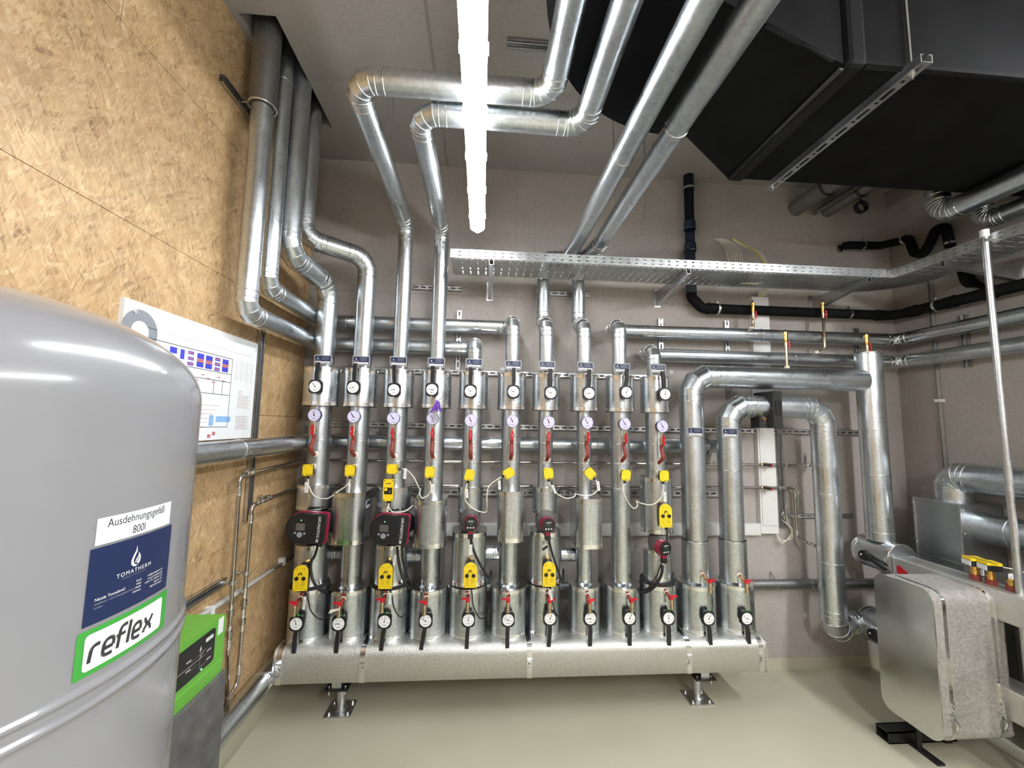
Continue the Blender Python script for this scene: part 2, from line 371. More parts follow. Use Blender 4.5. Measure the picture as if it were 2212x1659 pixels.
# ------------------------------------------------------------ clad pipes with lobster-back elbows
def gore_tube(mb, pts, r, n=32, beads=True):
    P = [Vector(p) for p in pts]; rings = []
    for i in range(len(P) - 1):
        s = (P[i + 1] - P[i]).normalized(); u, v = frame(s)
        for end in (0, 1):
            j = i + end; c = P[j]
            if 0 < j < len(P) - 1: nrm = ((P[j] - P[j - 1]).normalized() + (P[j + 1] - P[j]).normalized()).normalized()
            else: nrm = s
            ring = []
            for q in mb.ring(c, u, v, r, n):
                ring.append(q + s * ((c - q).dot(nrm) / s.dot(nrm)))
            if end == 0: a = ring
            else: b = ring
        mb.add(a + b, [(k, n + k, n + (k + 1) % n, (k + 1) % n) for k in range(n)], True)
        rings.append((a, b))
    return rings
def add_bead(mb, ring, rb=0.0022): mb.tube(ring, rb, 5, closed=True)
def pipe_run(root, pts, r, R=None, gores=3, beads=(), mat='zinc', end_beads=True, names=('straight_section', 'elbow')):
    """parts under root: straight sections and mitred elbows; beads = spacing of the joints along straights"""
    P = [Vector(p) for p in pts]; R = R or r * 1.7
    L = len(P); tin = [0] * L; elbows = {}
    for i in range(1, L - 1):
        d0 = (P[i] - P[i - 1]).normalized(); d1 = (P[i + 1] - P[i]).normalized(); ang = d0.angle(d1)
        t = R * math.tan(ang / 2); t = min(t, 0.49 * min((P[i] - P[i - 1]).length, (P[i + 1] - P[i]).length)); Rr = t / math.tan(ang / 2)
        s0 = P[i] - d0 * t; cen = s0 + (d1 - d0 * d0.dot(d1)).normalized() * Rr
        g = max(1, round(gores * ang / (PI / 2)))
        # kinks on the tangent polygon
        kinks = []
        for k in range(g):
            th = ang * (k + 0.5) / g; rad = Rr / math.cos(ang / g / 2)
            kinks.append(cen + ((s0 - cen) / Rr * math.cos(th) + d0 * math.sin(th)) * rad)
        tin[i] = t; elbows[i] = [s0] + kinks + [P[i] + d1 * t]
    for i in range(L - 1):
        d = (P[i + 1] - P[i]).normalized(); a = P[i] + d * tin[i]; b = P[i + 1] - d * tin[i + 1]
        ln = (b - a).length
        if ln < 0.012: continue
        m = MB().use(mat); gore_tube(m, [a, b], r); m.use('bead'); u, v = frame(d)
        marks = []
        if end_beads:
            if tin[i] and ln > 0.1: marks.append(0.03)
            if tin[i + 1] and ln > 0.1: marks.append(ln - 0.03)
        if isinstance(beads, (int, float)) and beads:
            k = beads
            while k < ln - 0.08: marks.append(k); k += beads
        for q in marks: add_bead(m, m.ring(a + d * q, u, v, r + 0.001, 28))
        m.build(names[0], parent=root)
    for i, e in elbows.items():
        m = MB().use(mat); rg = gore_tube(m, e, r); m.use('bead')
        for (a, b) in rg[:-1]: add_bead(m, b[::1])
        add_bead(m, rg[0][0]); add_bead(m, rg[-1][1])
        m.build(names[1], parent=root)
def jacket(root, x, y, z0, z1, r, front=0.0, w=None, d=None, rc=0.05, bands=(0.012, None), name='valve_jacket', label=None):
    """round can, or a box with round corners (w wide, d deep), of galvanised sheet with bright edge bands"""
    m = MB().use('zinc')
    if w is None: poly = circ(r, 40); grow = circ(r + 0.0012, 40); rim = circ(r + 0.003, 40); cy = y
    else: poly = rrect(w, d, rc, 8); grow = rrect(w + 0.0024, d + 0.0024, rc, 8); rim = rrect(w + 0.006, d + 0.006, rc, 8); cy = y
    M = MX((x, cy, 0), (1, 0, 0), (0, 1, 0))
    m.prism(poly, M, z0, z1, True)
    fy = cy - (r if w is None else d / 2)
    m.use('bead'); m.prism(rim, M, z0, z0 + 0.004, True); m.prism(rim, M, z1 - 0.003, z1 + 0.001, True)
    m.box((x - 0.0035, fy - 0.0015, z0), (x + 0.0035, fy + 0.004, z1))
    o = m.build(name, parent=root, label=label)
    for zb in (z0 + 0.006, z1 - 0.022):
        MB().use('band').prism(grow, M, zb, zb + 0.016, True).build('clamp_band', parent=o)
    return o
ORD = ['', 'first', 'second', 'third', 'fourth', 'fifth', 'sixth', 'seventh', 'eighth', 'ninth', 'tenth', 'eleventh', 'twelfth']

# ================================================================= the room
XL, XR, YB, YF, ZC = -1.16, 3.03, 2.74, -2.9, 3.40
MB().use('floor_paint').box((XL - 0.1, YF - 0.1, -0.1), (XR + 0.1, YB + 0.1, 0)).build('floor', kind='structure')
MB().use('wall_concrete').box((XL - 0.1, YB, 0), (XR + 0.2, YB + 0.2, ZC)).build('wall_back', kind='structure')
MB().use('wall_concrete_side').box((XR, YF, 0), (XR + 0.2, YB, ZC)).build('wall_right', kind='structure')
MB().use('wall_concrete').box((XL - 0.1, YF - 0.2, 0), (XR + 0.2, YF, ZC)).build('wall_front', kind='structure')
# chipboard lining of the left wall: boards 0.61 high with fine open joints, a gap before the concrete
m = MB().use('chipboard')
zs = [0.085, 0.40, 1.01, 1.62, 2.23, 2.84, ZC]
for k, (a, b) in enumerate(zip(zs, zs[1:])):
    cuts = [YF, -1.9 + 0.6 * (k % 2), 0.35 + 0.45 * (k % 3) - (0.9 if k == 2 else 0), 2.715]
    cuts = sorted(c for c in cuts)
    for c, d in zip(cuts, cuts[1:]): m.box((XL - 0.022, c + 0.001, a + 0.001), (XL, d - 0.001, b - 0.001))
m.build('wall_left', kind='structure')
MB().use('black').box((XL - 0.1, YF, 0), (XL - 0.022, YB, ZC)).build('gap_shade_1', kind='structure')  # black sheet behind the boards, paints the shade of the open gap
MB().use('floor_paint').box((XL - 0.022, YF, 0), (XL + 0.004, YB, 0.085)).build('baseboard_left', kind='structure')
MB().use('floor_paint').box((XL, YB - 0.003, 0), (XR, YB + 0.001, 0.075)).build('baseboard_back', kind='structure')
MB().use('floor_paint').box((XR - 0.003, YF, 0), (XR + 0.001, YB, 0.075)).build('baseboard_right', kind='structure')
# ceiling with the opening over the four wall pipes
ox0, ox1, oy0, oy1 = -1.126, -0.965, 1.733, 2.43
m = MB().use('ceiling_concrete')
for a, b in (((XL - 0.1, YF - 0.1), (XR + 0.1, oy0)), ((XL - 0.1, oy1), (XR + 0.1, YB + 0.1)), ((XL - 0.1, oy0), (ox0, oy1)), ((ox1, oy0), (XR + 0.1, oy1))):
    m.box((*a, ZC), (*b, ZC + 0.3))
m.box((ox0 - 0.2, oy0 - 0.2, ZC + 0.9), (ox1 + 0.2, oy1 + 0.2, ZC + 1.0))
for a, b in (((ox0 - 0.1, oy0 - 0.1), (ox0, oy1 + 0.1)), ((ox1, oy0 - 0.1), (ox1 + 0.1, oy1 + 0.1)), ((ox0, oy0 - 0.1), (ox1, oy0)), ((ox0, oy1), (ox1, oy1 + 0.1))):
    m.box((*a, ZC + 0.3), (*b, ZC + 0.9))
m.build('ceiling', kind='structure')

# ================================================================= luminaires
def luminaire(x, y0, y1, z, label, glow='lamp_glow'):
    root = thing('strip_luminaire', label, 'ceiling lamp', (x, (y0 + y1) / 2, z))
    M = MX((x, 0, z), (1, 0, 0), (0, 0, 1)) # local z = -y
    top = [(-0.036, 0.0), (-0.036, 0.028), (-0.024, 0.045), (0.024, 0.045), (0.036, 0.028), (0.036, 0.0)]
    MB().use('lamp_body').prism(top, M, -y1, -y0).build('housing', parent=root)
    dif = [(-0.040, 0.004), (-0.040, -0.012)] + [(-0.040 * math.cos(a) , -0.012 - 0.026 * math.sin(a)) for a in [PI * i / 10 for i in range(1, 10)]] + [(0.040, -0.012), (0.040, 0.004)]
    b = MB().use(glow); b.prism(dif, M, -y1 + 0.03, -y0 - 0.03, True)
    # pointed end cap as seen on the diffuser
    for (ye, s) in ((y1 - 0.03, 1), (y0 + 0.03, -1)):
        tip = [(x_ * 0.45, z_ * 0.8) for x_, z_ in dif]
        va = [M @ Vector((a_, c_, -ye)) for a_, c_ in dif]; vb = [M @ Vector((a_, c_, -(ye + s * 0.03))) for a_, c_ in tip]
        n = len(dif); b.add(va + vb, [(i, (i + 1) % n, n + (i + 1) % n, n + i) for i in range(n)] + [tuple(range(n, 2 * n))], True)
    b.build('diffuser', parent=root)
    k = y0 + 0.14
    while k < y1:
        for s in (-1, 1): MB().use('lamp_body').box((x + s * 0.0415 - 0.003, k - 0.012, z - 0.01), (x + s * 0.0415 + 0.003, k + 0.012, z + 0.012)).build('clip', parent=root)
        k += 0.245
    for yy in (y0 + 0.25, y1 - 0.25): MB().use('strut').cyl((x, yy, z + 0.04), (x, yy, ZC), 0.002, 8).build('suspension_wire', parent=root)
    return root
luminaire(-0.05, 0.72, 2.22, 2.70, 'long glowing white strip light hanging under the ceiling in front of the two crossing pipes')
luminaire(0.95, -2.1, -0.6, 2.70, 'added fill strip light in the middle of the room behind the camera', 'lamp_glow_fill')  # unseen lamp added to lift the rear wall and floor
luminaire(2.45, -0.42, 1.08, 2.98, 'strip light at the right outside the photo, lighting the right wall', 'lamp_glow_side')
luminaire(2.45, -2.2, -0.7, 2.98, 'added rearmost strip light at the right, brightening the room from behind', 'lamp_glow_side')  # another unseen lamp, added for more light from behind

# ================================================================= header box with its two stands
t = thing('header_box', 'long low box clad in dimpled aluminium carrying all twelve upright pipes', 'manifold', (0.3, 2.49, 0.2))
hx0, hx1, hy0, hy1, hz0, hz1 = -1.05, 1.645, 2.335, 2.645, 0.228, 0.402
prof = [(hy0, hz0 + 0.004), (hy0, hz1 - 0.05)] + [(hy0 + 0.05 - 0.05 * math.cos(a), hz1 - 0.05 + 0.05 * math.sin(a)) for a in [PI / 2 * i / 6 for i in range(1, 7)]] + \
       [(hy1 - 0.05 + 0.05 * math.sin(a), hz1 - 0.05 + 0.05 * math.cos(a)) for a in [PI / 2 * i / 6 for i in range(0, 7)]] + [(hy1, hz0), (hy0 + 0.004, hz0)]
def hsec(m, x0, x1, g=0.0):
    cy, cz = (hy0 + hy1) / 2, (hz0 + hz1) / 2
    pr = [(y + (g if y > cy else -g), z + (g if z > cz else -g)) for y, z in prof]
    m.prism(pr, MX((0, 0, 0), (0, 1, 0), (0, 0, 1)), x0, x1, True)
m = MB().use('stucco'); hsec(m, hx0, hx1); m.build('cladding', parent=t)
for q, xx in enumerate((hx0 + 0.025, at(782, 1440, y=hy0).x, at(1144, 1430, y=hy0).x, at(1489, 1420, y=hy0).x, hx1 - 0.03)):
    b = MB().use('band'); hsec(b, xx - 0.014, xx + 0.014, 0.002); o = b.build('clamp_band', parent=t)
    b = MB().use('bead'); zc = 0.30
    b.box((xx - 0.011, hy0 - 0.008, zc - 0.03), (xx + 0.011, hy0 - 0.001, zc - 0.012)); b.box((xx - 0.013, hy0 - 0.009, zc + 0.012), (xx + 0.013, hy0 - 0.001, zc + 0.028))
    b.cyl((xx, hy0 - 0.01, zc - 0.02), (xx, hy0 - 0.01, zc + 0.02), 0.003, 8); b.box((xx - 0.006, hy0 - 0.014, zc - 0.005), (xx + 0.006, hy0 - 0.006, zc + 0.005))
    b.build('latch', parent=o)
for xx in (hx0, hx1):
    b = MB().use('bead'); hsec(b, xx - 0.004, xx + 0.004, 0.004); b.build('end_rim', parent=t)
for k, (xc, side) in enumerate(((-0.742, 'left'), (1.312, 'right'))):
    t2 = thing('floor_stand', 'galvanised floor stand with black top plate under the %s end of the long header box' % side, 'stand', (xc, 2.49, 0), 'stands under the header box')
    b = MB().use('strut').cbox((xc, 2.49, 0.004), (0.14, 0.135, 0.008)); b.build('base_plate', parent=t2)
    MB().use('strut').cyl((xc, 2.49, 0.008), (xc, 2.49, 0.145), 0.024, 24).lathe((xc, 2.49, 0.008), (0, 0, 1), [(0, 0.034), (0.008, 0.025)], 20).build('post', parent=t2)
    MB().use('black').cbox((xc, 2.465, 0.163), (0.12, 0.17, 0.008)).build('top_plate', parent=t2)
    MB().use('strut').cbox((xc, 2.49, 0.15), (0.10, 0.09, 0.010)).cbox((xc, 2.49, 0.1975), (0.05, 0.2, 0.061)).build('bracket', parent=t2)
    for sx in (-1, 1):
        for sy in (-1, 1):
            MB().use('bead').cyl((xc + sx * 0.05, 2.49 + sy * 0.045, 0.008), (xc + sx * 0.05, 2.49 + sy * 0.045, 0.011), 0.012, 16).cyl((xc + sx * 0.05, 2.49 + sy * 0.045, 0.011), (xc + sx * 0.05, 2.49 + sy * 0.045, 0.02), 0.007, 6).build('bolt', parent=t2)
        MB().use('bead').cyl((xc + sx * 0.042, 2.405, 0.13), (xc + sx * 0.042, 2.405, 0.175), 0.004, 8).cyl((xc + sx * 0.042, 2.405, 0.167), (xc + sx * 0.042, 2.405, 0.173), 0.008, 6).cyl((xc + sx * 0.042, 2.405, 0.145), (xc + sx * 0.042, 2.405, 0.155), 0.008, 6).build('bolt', parent=t2)

# ================================================================= the twelve risers
RX = [None, -0.950, -0.726, -0.502, -0.279, -0.055, 0.180, 0.391, 0.631, 0.858, 1.082, 1.322, 1.563]
YR = 2.49
LOWTXT = {1: 'foot jacket under a black and red pump', 2: 'tall box jacket with rounded corners', 3: 'foot jacket under a second black and red pump', 4: 'tall box jacket with rounded corners',
          5: 'tall round-cornered foot jacket under a small round pump', 6: 'box jacket at waist height', 7: 'slim foot jackets under a small round pump', 8: 'long box jacket with chamfered foot',
          9: 'plain lower part without any middle jacket', 10: 'wide middle jacket above a small red pump', 11: 'thick plain body turning right at the top', 12: 'thick plain body turning right below its neighbour'}
R_UP = {1: 0.058, 2: 0.055, 3: 0.046, 4: 0.046, 5: 0.0445, 6: 0.0445, 7: 0.0445, 8: 0.0445, 9: 0.0445, 10: 0.0445}
R_MID = {1: 0.062, 2: 0.059, 3: 0.058, 4: 0.058, 5: 0.058, 6: 0.058, 7: 0.045, 8: 0.045, 9: 0.058, 10: 0.058}
R_LO = {1: 0.062, 2: 0.059, 3: 0.058, 4: 0.058, 5: 0.058, 6: 0.058, 7: 0.045, 8: 0.045, 9: 0.060, 10: 0.058}
R_CAN = {1: 0.104, 2: 0.104, 3: 0.107, 4: 0.107, 5: 0.107, 6: 0.105, 7: 0.092, 8: 0.092, 9: 0.105, 10: 0.105}
R_UC = {1: 0.103, 2: 0.097, 3: 0.090, 4: 0.090, 5: 0.088, 6: 0.087, 7: 0.085, 8: 0.087, 9: 0.088, 10: 0.087}
YRUN = 2.655
x = RX
UP = {
 1: [(x[1], YR, 2.42), (-1.02, 2.105, 2.46), (-1.02, 2.105, 4.1)],
 2: [(x[2], YR, 2.60), (-1.035, 2.30, 2.63), (-1.035, 2.30, 4.1)],
 3: [(x[3], YR, 2.83), (x[3], 1.44, 2.865), (0.237, 1.44, 2.865), (0.240, -2.3, 2.865)],
 4: [(x[4], YR, 2.80), (x[4], 1.535, 2.83), (0.388, 1.535, 2.825), (0.395, -2.3, 2.83)],
 5: [(x[5], YR, 2.085), (x[5], YRUN, 2.085), (-1.045, YRUN, 2.085), (-1.045, 1.83, 2.07), (-1.045, 1.83, 4.1)],
 6: [(x[6], YR, 2.235), (x[6], YRUN, 2.235), (-1.045, YRUN, 2.235), (-1.045, 1.985, 2.235), (-1.045, 1.985, 4.1)],
 7: [(x[7], YR, 2.225), (x[7] - 0.004, 2.63, 2.26), (x[7] - 0.004, 2.63, 2.715), (0.555, 2.60, 2.715), (0.553, -2.3, 2.70)],
 8: [(x[8], YR, 2.225), (x[8] - 0.004, 2.63, 2.26), (x[8] - 0.004, 2.63, 2.70), (0.690, 2.36, 2.70), (0.687, -2.3, 2.70)],
 9: [(x[9], YR, 2.24), (x[9], YRUN, 2.24), (2.94, YRUN, 2.24), (2.94, -2.3, 2.25)],
 10: [(x[10], YR, 2.08), (x[10], YRUN, 2.08), (2.94, YRUN, 2.08), (2.94, -2.3, 2.08)],
}
WHERE = {1: 'climbs into the ceiling opening', 2: 'climbs to the ceiling opening beside the black gap', 3: 'crosses high under the ceiling', 4: 'crosses under the ceiling just below its neighbour',
         5: 'bends left low behind its neighbours', 6: 'bends left behind its neighbours', 7: 'steps back behind the cable tray', 8: 'steps back behind the cable tray and rises steeply', 9: 'turns right along the wall', 10: 'turns right along the wall below its neighbour'}
for i in range(1, 13):
    X = RX[i]
    if i <= 10: lab = 'silver clad riser, %s from left, which %s' % (ORD[i], WHERE[i])
    elif i == 11: lab = 'thick silver clad riser turning right above the arch with the black foam block'
    else: lab = 'thick silver clad pipe arching through the black foam block down to near the floor'
    t = thing('clad_riser_pipe', lab, 'pipe', (X, YR, hz1), 'clad pipes rising from the header box')
    def part(r, z0, z1, beads=(), name='straight_section'):
        m = MB().use('zinc'); m.cyl((X, YR, z0), (X, YR, z1), r, 36, caps=(False, False)); m.use('bead')
        for zb in beads: m.torus((X, YR, zb), (0, 0, 1), r + 0.001, 0.0022, 32, 5)
        # screwed seam, faint
        m.use('zinc')
        for k in range(int((z1 - z0) / 0.09)): m.use('bead').sphere((X + r * 0.22, YR - r * 0.975, z0 + 0.05 + 0.09 * k), 0.0022, 6)
        m.build(name, parent=t)
    if i <= 10:
        r = R_CAN[i]
        # foot jackets
        if i in (1, 3, 5, 7, 10):
            jacket(t, X, YR, hz1, 0.672, r, name='foot_jacket')
            MB().use('black_foam').cyl((X, YR, 0.672), (X, YR, 0.686), r * 0.97, 32).build('insulation_ring', parent=t)
            if i in (1, 3): jacket(t, X, YR, 0.686, 0.905, 0.090 if i == 1 else 0.094, name='pump_foot_jacket'); ztop = 0.905
            elif i == 5: jacket(t, X, YR, 0.686, 0.975, 0, w=0.196, d=0.21, rc=0.072, name='pump_foot_jacket'); ztop = 0.975
            elif i == 7: jacket(t, X, YR, 0.686, 0.975, 0, w=0.178, d=0.185, rc=0.07, name='pump_foot_jacket'); ztop = 0.975
            else: jacket(t, X, YR, 0.686, 0.865, 0.080, name='pump_foot_jacket'); ztop = 0.865
            mz0, mz1, mr = {1: (1.10, 1.235, 0.098), 3: (1.09, 1.225, 0.096), 5: (1.075, 1.225, 0.073), 7: (1.075, 1.225, 0.073), 10: (0.965, 1.29, 0.094)}[i]
            jacket(t, X, YR, mz0, mz1, mr, name='middle_jacket')
            m = MB().use('black'); m.cyl((X, YR, ztop), (X, YR, mz0), 0.030, 20, caps=(False, False)); m.build('pump_body_pipe', parent=t)
            part(R_MID[i], mz1, 1.69, [1.487] + ([1.37] if i != 1 else []) + ([1.305] if i == 3 else []))
        else:
            jacket(t, X, YR, hz1, 0.664, r, name='foot_jacket')
            m = MB().use('zinc'); m.lathe((X, YR, 0.664), (0, 0, 1), [(0, R_LO[i] + 0.012), (0.012, R_LO[i])], 32); m.build('collar', parent=t)
            if i == 9: part(R_LO[i], 0.664, 1.69, [1.487, 1.37, 1.22])
            else:
                z0, z1 = {2: (0.93, 1.205), 4: (0.91, 1.165), 6: (0.935, 1.215), 8: (0.905, 1.18)}[i]
                part(R_LO[i], 0.664, z0)
                ww, dd = {2: (0.175, 0.25), 4: (0.172, 0.25), 6: (0.150, 0.22), 8: (0.155, 0.26)}[i]
                o = jacket(t, X, 2.455, z0, z1, 0, w=ww, d=dd, rc=0.055, name='box_jacket')
                if i in (2, 4):
                    M = MX((X + ww / 2 + 0.0015, 2.44, z1 - 0.075), (0, 1, 0), (0, 0, 1))
                    MB().use('white').prism(rrect(0.07, 0.04, 0.004, 2), M, 0, 0.0012).use('navy').prism(rrect(0.065, 0.022, 0.001, 1, 0, 0.006), M, 0.001, 0.0018).build('sticker', parent=t)
                part(R_MID[i], z1, 1.69, [1.487] + ([1.37] if i != 2 else []))
        jacket(t, X, YR, 1.684, 1.905, R_UC[i], name='valve_jacket')
        pipe_run(t, [(X, YR, 1.905)] + UP[i], R_UP[i], R=R_UP[i] * (1.75 if i in (1, 2, 3, 4) else 1.35), gores=4 if i <= 4 else 3, beads=1.0)
    else:
        jacket(t, X, YR, hz1, 0.668, 0.107, name='foot_jacket')
        MB().use('zinc').lathe((X, YR, 0.668), (0, 0, 1), [(0, 0.09), (0.012, 0.078)], 32).build('collar', parent=t)
        part(0.078, 0.668, 0.915, [0.912])
        if i == 11: pipe_run(t, [(X, YR, 0.915), (X, YR, 1.92), (2.49, YR, 1.92)], 0.072, R=0.13, gores=3, beads=1.2)
        else:
            pipe_run(t, [(X, YR, 0.915), (X, YR, 1.735), (1.80, YR, 1.735)], 0.070, R=0.12, gores=3, beads=0.42)
            pipe_run(t, [(1.86, YR, 1.735), (2.20, YR, 1.735), (2.20, YR, 0.36), (2.37, 2.60, 0.36), (2.53, 2.625, 0.36)], 0.070, R=0.12, gores=3, beads=0.42)

# the black foam block on the arch
t = thing('foam_block', 'black foam insulation block clamped in the middle of the pipe arch', 'insulation block', (1.83, 2.45, 1.59))
MB().use('black_foam').box((1.800, 2.40, 1.60), (1.862, 2.58, 1.83)).build('right_half', parent=t, bevel=0.004)
MB().use('black_foam').box((1.745, 2.45, 1.60), (1.800, 2.54, 1.80)).build('left_half', parent=t, bevel=0.004)
b = MB().use('black'); b.tube([(1.815, 2.397, 1.68), (1.815, 2.397, 1.77), (1.845, 2.397, 1.77), (1.845, 2.397, 1.68)], 0.0015, 5, closed=True)
b.text('reflex', 0.035, MX((1.83, 2.3985, 1.725), (0, 0, -1), (1, 0, 0)), 0.0004); b.build('embossing', parent=t)
b = MB().use('brass'); p = (1.772, 2.448, 1.66); b.torus(p, (0, 1, 0), 0.008, 0.0018, 16, 5); b.cyl(p, (1.772, 2.43, 1.66), 0.004, 8); b.cyl((1.772, 2.446, 1.655), (1.770, 2.446, 1.63), 0.001, 6); b.build('brass_pin', parent=t)

# right thick riser with cap, its two horizontal valve jackets and the square header running to the front
t = thing('clad_separator_pipe', 'thick capped silver upright pipe right of the arch with a brass vent on its top', 'pipe', (2.545, YR, 0.9))
m = MB().use('zinc').cyl((2.545, YR, 0.905), (2.545, YR, 2.105), 0.073, 36); m.use('bead')
for zb in (0.96, 1.315, 1.60, 2.10): m.torus((2.545, YR, zb), (0, 0, 1), 0.0745, 0.0022, 32, 5)
for k in range(5): m.sphere((2.545 - 0.05, YR - 0.053, 0.95 + 0.22 * k), 0.0022, 6)
m.build('straight_section', parent=t)
def hjacket(name_lab, zc, y0, y1, r):
    t = thing('horizontal_valve_jacket', name_lab, 'valve jacket', (2.545, y0, zc), 'horizontal valve jackets')
    MB().use('zinc').cyl((2.545, y0, zc), (2.545, y1, zc), r, 40).box((2.545 - r - 0.001, y0, zc - 0.002), (2.545 - r + 0.004, y1, zc + 0.002)).build('body', parent=t)
    for yy in (y0 + 0.002, y1 - 0.022): MB().use('band').cyl((2.545, yy, zc), (2.545, yy + 0.018, zc), r + 0.0015, 40).build('clamp_band', parent=t)
    b = MB().use('bead'); b.torus((2.545, y0, zc), (0, 1, 0), r + 0.001, 0.0025, 40, 5); b.torus((2.545, y1, zc), (0, 1, 0), r + 0.001, 0.0025, 40, 5); b.build('rim', parent=t)
    yv = (y0 + y1) / 2 + 0.02
    h = thing('valve_lever', 'black quarter-turn lever on the %s horizontal jacket' % ('upper' if zc > 0.6 else 'lower'), 'valve handle', (2.545 - r, yv, zc))
    b = MB().use('black').cyl((2.545 - r + 0.005, yv, zc), (2.545 - r - 0.02, yv, zc), 0.024, 20); b.build('hub', parent=h)
    b = MB().use('black').prism([(-0.02, 0.012), (0.02, 0.016), (0.07, 0.006), (0.15, -0.002), (0.15, -0.016), (0.07, -0.012), (0.02, -0.03), (-0.012, -0.034), (-0.026, -0.012)], MX((2.545 - r - 0.02, yv, zc), (0, -1, -0.25), (0, -0.25, 1)), -0.012, 0.006); b.build('lever', parent=h)
    MB().use('white').cyl((2.545 - r - 0.03, yv, zc), (2.545 - r - 0.034, yv, zc), 0.006, 10).build('screw', parent=h)
hjacket('short horizontal silver jacket with black lever under the capped pipe', 0.815, 2.36, 2.60, 0.097)
hjacket('lower horizontal silver jacket with black lever behind the dimpled box', 0.355, 2.30, 2.60, 0.100)
def square_header(z0, z1, lab, y0=2.36):
    t = thing('square_header', lab, 'insulated header', (2.545, y0, z0), 'square clad headers')
    MB().use('stucco').box((2.475, -1.5, z0), (2.612, y0, z1)).build('cladding', parent=t, bevel=0.008)
    return t
sh = square_header(0.708, 0.848, 'square dimpled metal header running forward from the upper horizontal jacket')
p = at(1935, 1241, x=2.474)
MB().use('red').prism([(0, 0), (0.10, 0), (0.02, 0.045), (0, 0.045)], MX((2.4742, 2.33, 0.76), (0, -1, 0), (0, 0, 1)), 0, 0.001).build('red_sticker', parent=sh)
square_header(0.27, 0.41, 'lower square dimpled metal header right of the dimpled box', 2.30)

# ================================================================= the heat exchanger box
t = thing('heat_exchanger_box', 'large dimpled metal box with rounded corners and two latch straps at lower right', 'heat exchanger', (2.32, 2.0, 0.16))
bx0, bx1, by0, by1, bz0, bz1 = 2.15, 2.505, 1.865, 2.15, 0.16, 0.835
cyb, czb = (by0 + by1) / 2, (bz0 + bz1) / 2
MYZ = MX((0, cyb, czb), (0, 1, 0), (0, 0, 1))
def bxs(m, xa, xb, g=0.0): m.prism(rrect(by1 - by0 + 2 * g, bz1 - bz0 + 2 * g, 0.055 + g, 8), MYZ, xa, xb, True)
m = MB().use('stucco_dark'); bxs(m, bx0, bx1); m.box((bx0 - 0.001, cyb - 0.002, bz0 + 0.01), (bx0 + 0.003, cyb + 0.001, bz1 - 0.01)); m.build('cladding', parent=t)
for xx in (bx0, bx1): m = MB().use('bead'); bxs(m, xx - 0.003, xx + 0.003, 0.003); m.build('edge_rim', parent=t)
for xx in (bx0 + 0.055, bx1 - 0.055):
    m = MB().use('band'); bxs(m, xx - 0.009, xx + 0.009, 0.0022); o = m.build('strap', parent=t)
    m = MB().use('bead'); zc = 0.30
    m.box((xx - 0.008, by0 - 0.008, zc), (xx + 0.008, by0 - 0.001, zc + 0.05)); m.box((xx - 0.012, by0 - 0.012, zc - 0.03), (xx + 0.012, by0 - 0.001, zc - 0.003))
    m.tube([(xx, by0 - 0.01, zc - 0.01), (xx + 0.004, by0 - 0.02, zc - 0.04), (xx, by0 - 0.012, zc - 0.075)], 0.005, 8); m.cyl((xx, by0 - 0.01, zc + 0.01), (xx, by0 - 0.014, zc + 0.01), 0.005, 10); m.cyl((xx, by0 - 0.01, zc + 0.035), (xx, by0 - 0.014, zc + 0.035), 0.005, 10)
    m.build('latch', parent=o)
t = thing('steel_channel', 'black steel channel foot on the floor under the dimpled box', 'foot', (2.2, 2.1, 0))
m = MB().use('black'); Lx0, Lx1 = 2.12, 2.50
for a, b in (((Lx0, 2.10, 0.0), (Lx1, 2.17, 0.006)), ((Lx0, 2.10, 0.0), (Lx1, 2.106, 0.055)), ((Lx0, 2.164, 0.0), (Lx1, 2.17, 0.055)), ((Lx0, 2.10, 0.049), (Lx1, 2.17, 0.055))): m.box(a, b)
m.build('channel', parent=t)
MB().use('black').box((2.22, 1.96, 0.0), (2.26, 2.10, 0.01)).cyl((2.24, 2.06, 0.01), (2.24, 2.06, 0.16), 0.012, 12).build('strap_bracket', parent=t)
MB().use('black').box((2.42, 2.09, 0.0), (2.46, 2.13, 0.158)).build('rear_leg', parent=t)

# second rounded box cut by the right edge
t = thing('clad_connector_box', 'rounded clear-edged metal box cut off by the right edge of the photo', 'valve jacket', (2.5, 1.55, 0.66))
m = MB().use('zinc'); m.prism(rrect(0.16, 0.27, 0.045, 6), MX((0, 1.56, 0.775), (0, 1, 0), (0, 0, 1)), 2.41, 2.66, True); m.build('cladding', parent=t)
m = MB().use('bead'); m.prism(rrect(0.166, 0.276, 0.048, 6), MX((0, 1.56, 0.775), (0, 1, 0), (0, 0, 1)), 2.407, 2.414, True); m.build('edge_rim', parent=t)
t = thing('control_cabinet', 'pale grey cabinet with a red stripe behind the rounded box at right', 'cabinet', (2.9, 1.5, 0))
MB().use('cabinet_grey').box((2.76, 1.35, 0.12), (3.02, 1.98, 0.72)).build('body', parent=t, bevel=0.01)
MB().use('red').box((2.757, 1.86, 0.50), (2.761, 1.885, 0.66)).build('stripe', parent=t)
MB().use('black').box((2.757, 1.82, 0.28), (2.761, 1.835, 0.31)).box((2.78, 1.37, 0), (3.0, 1.96, 0.12)).build('plinth', parent=t)
MB().use('cable_black').tube(smooth_path([(2.56, 1.70, 0.60), (2.62, 1.80, 0.58), (2.75, 1.86, 0.575)]), 0.010, 8).build('drain_hose', label='short black hose running into the red striped cabinet', cat='hose')

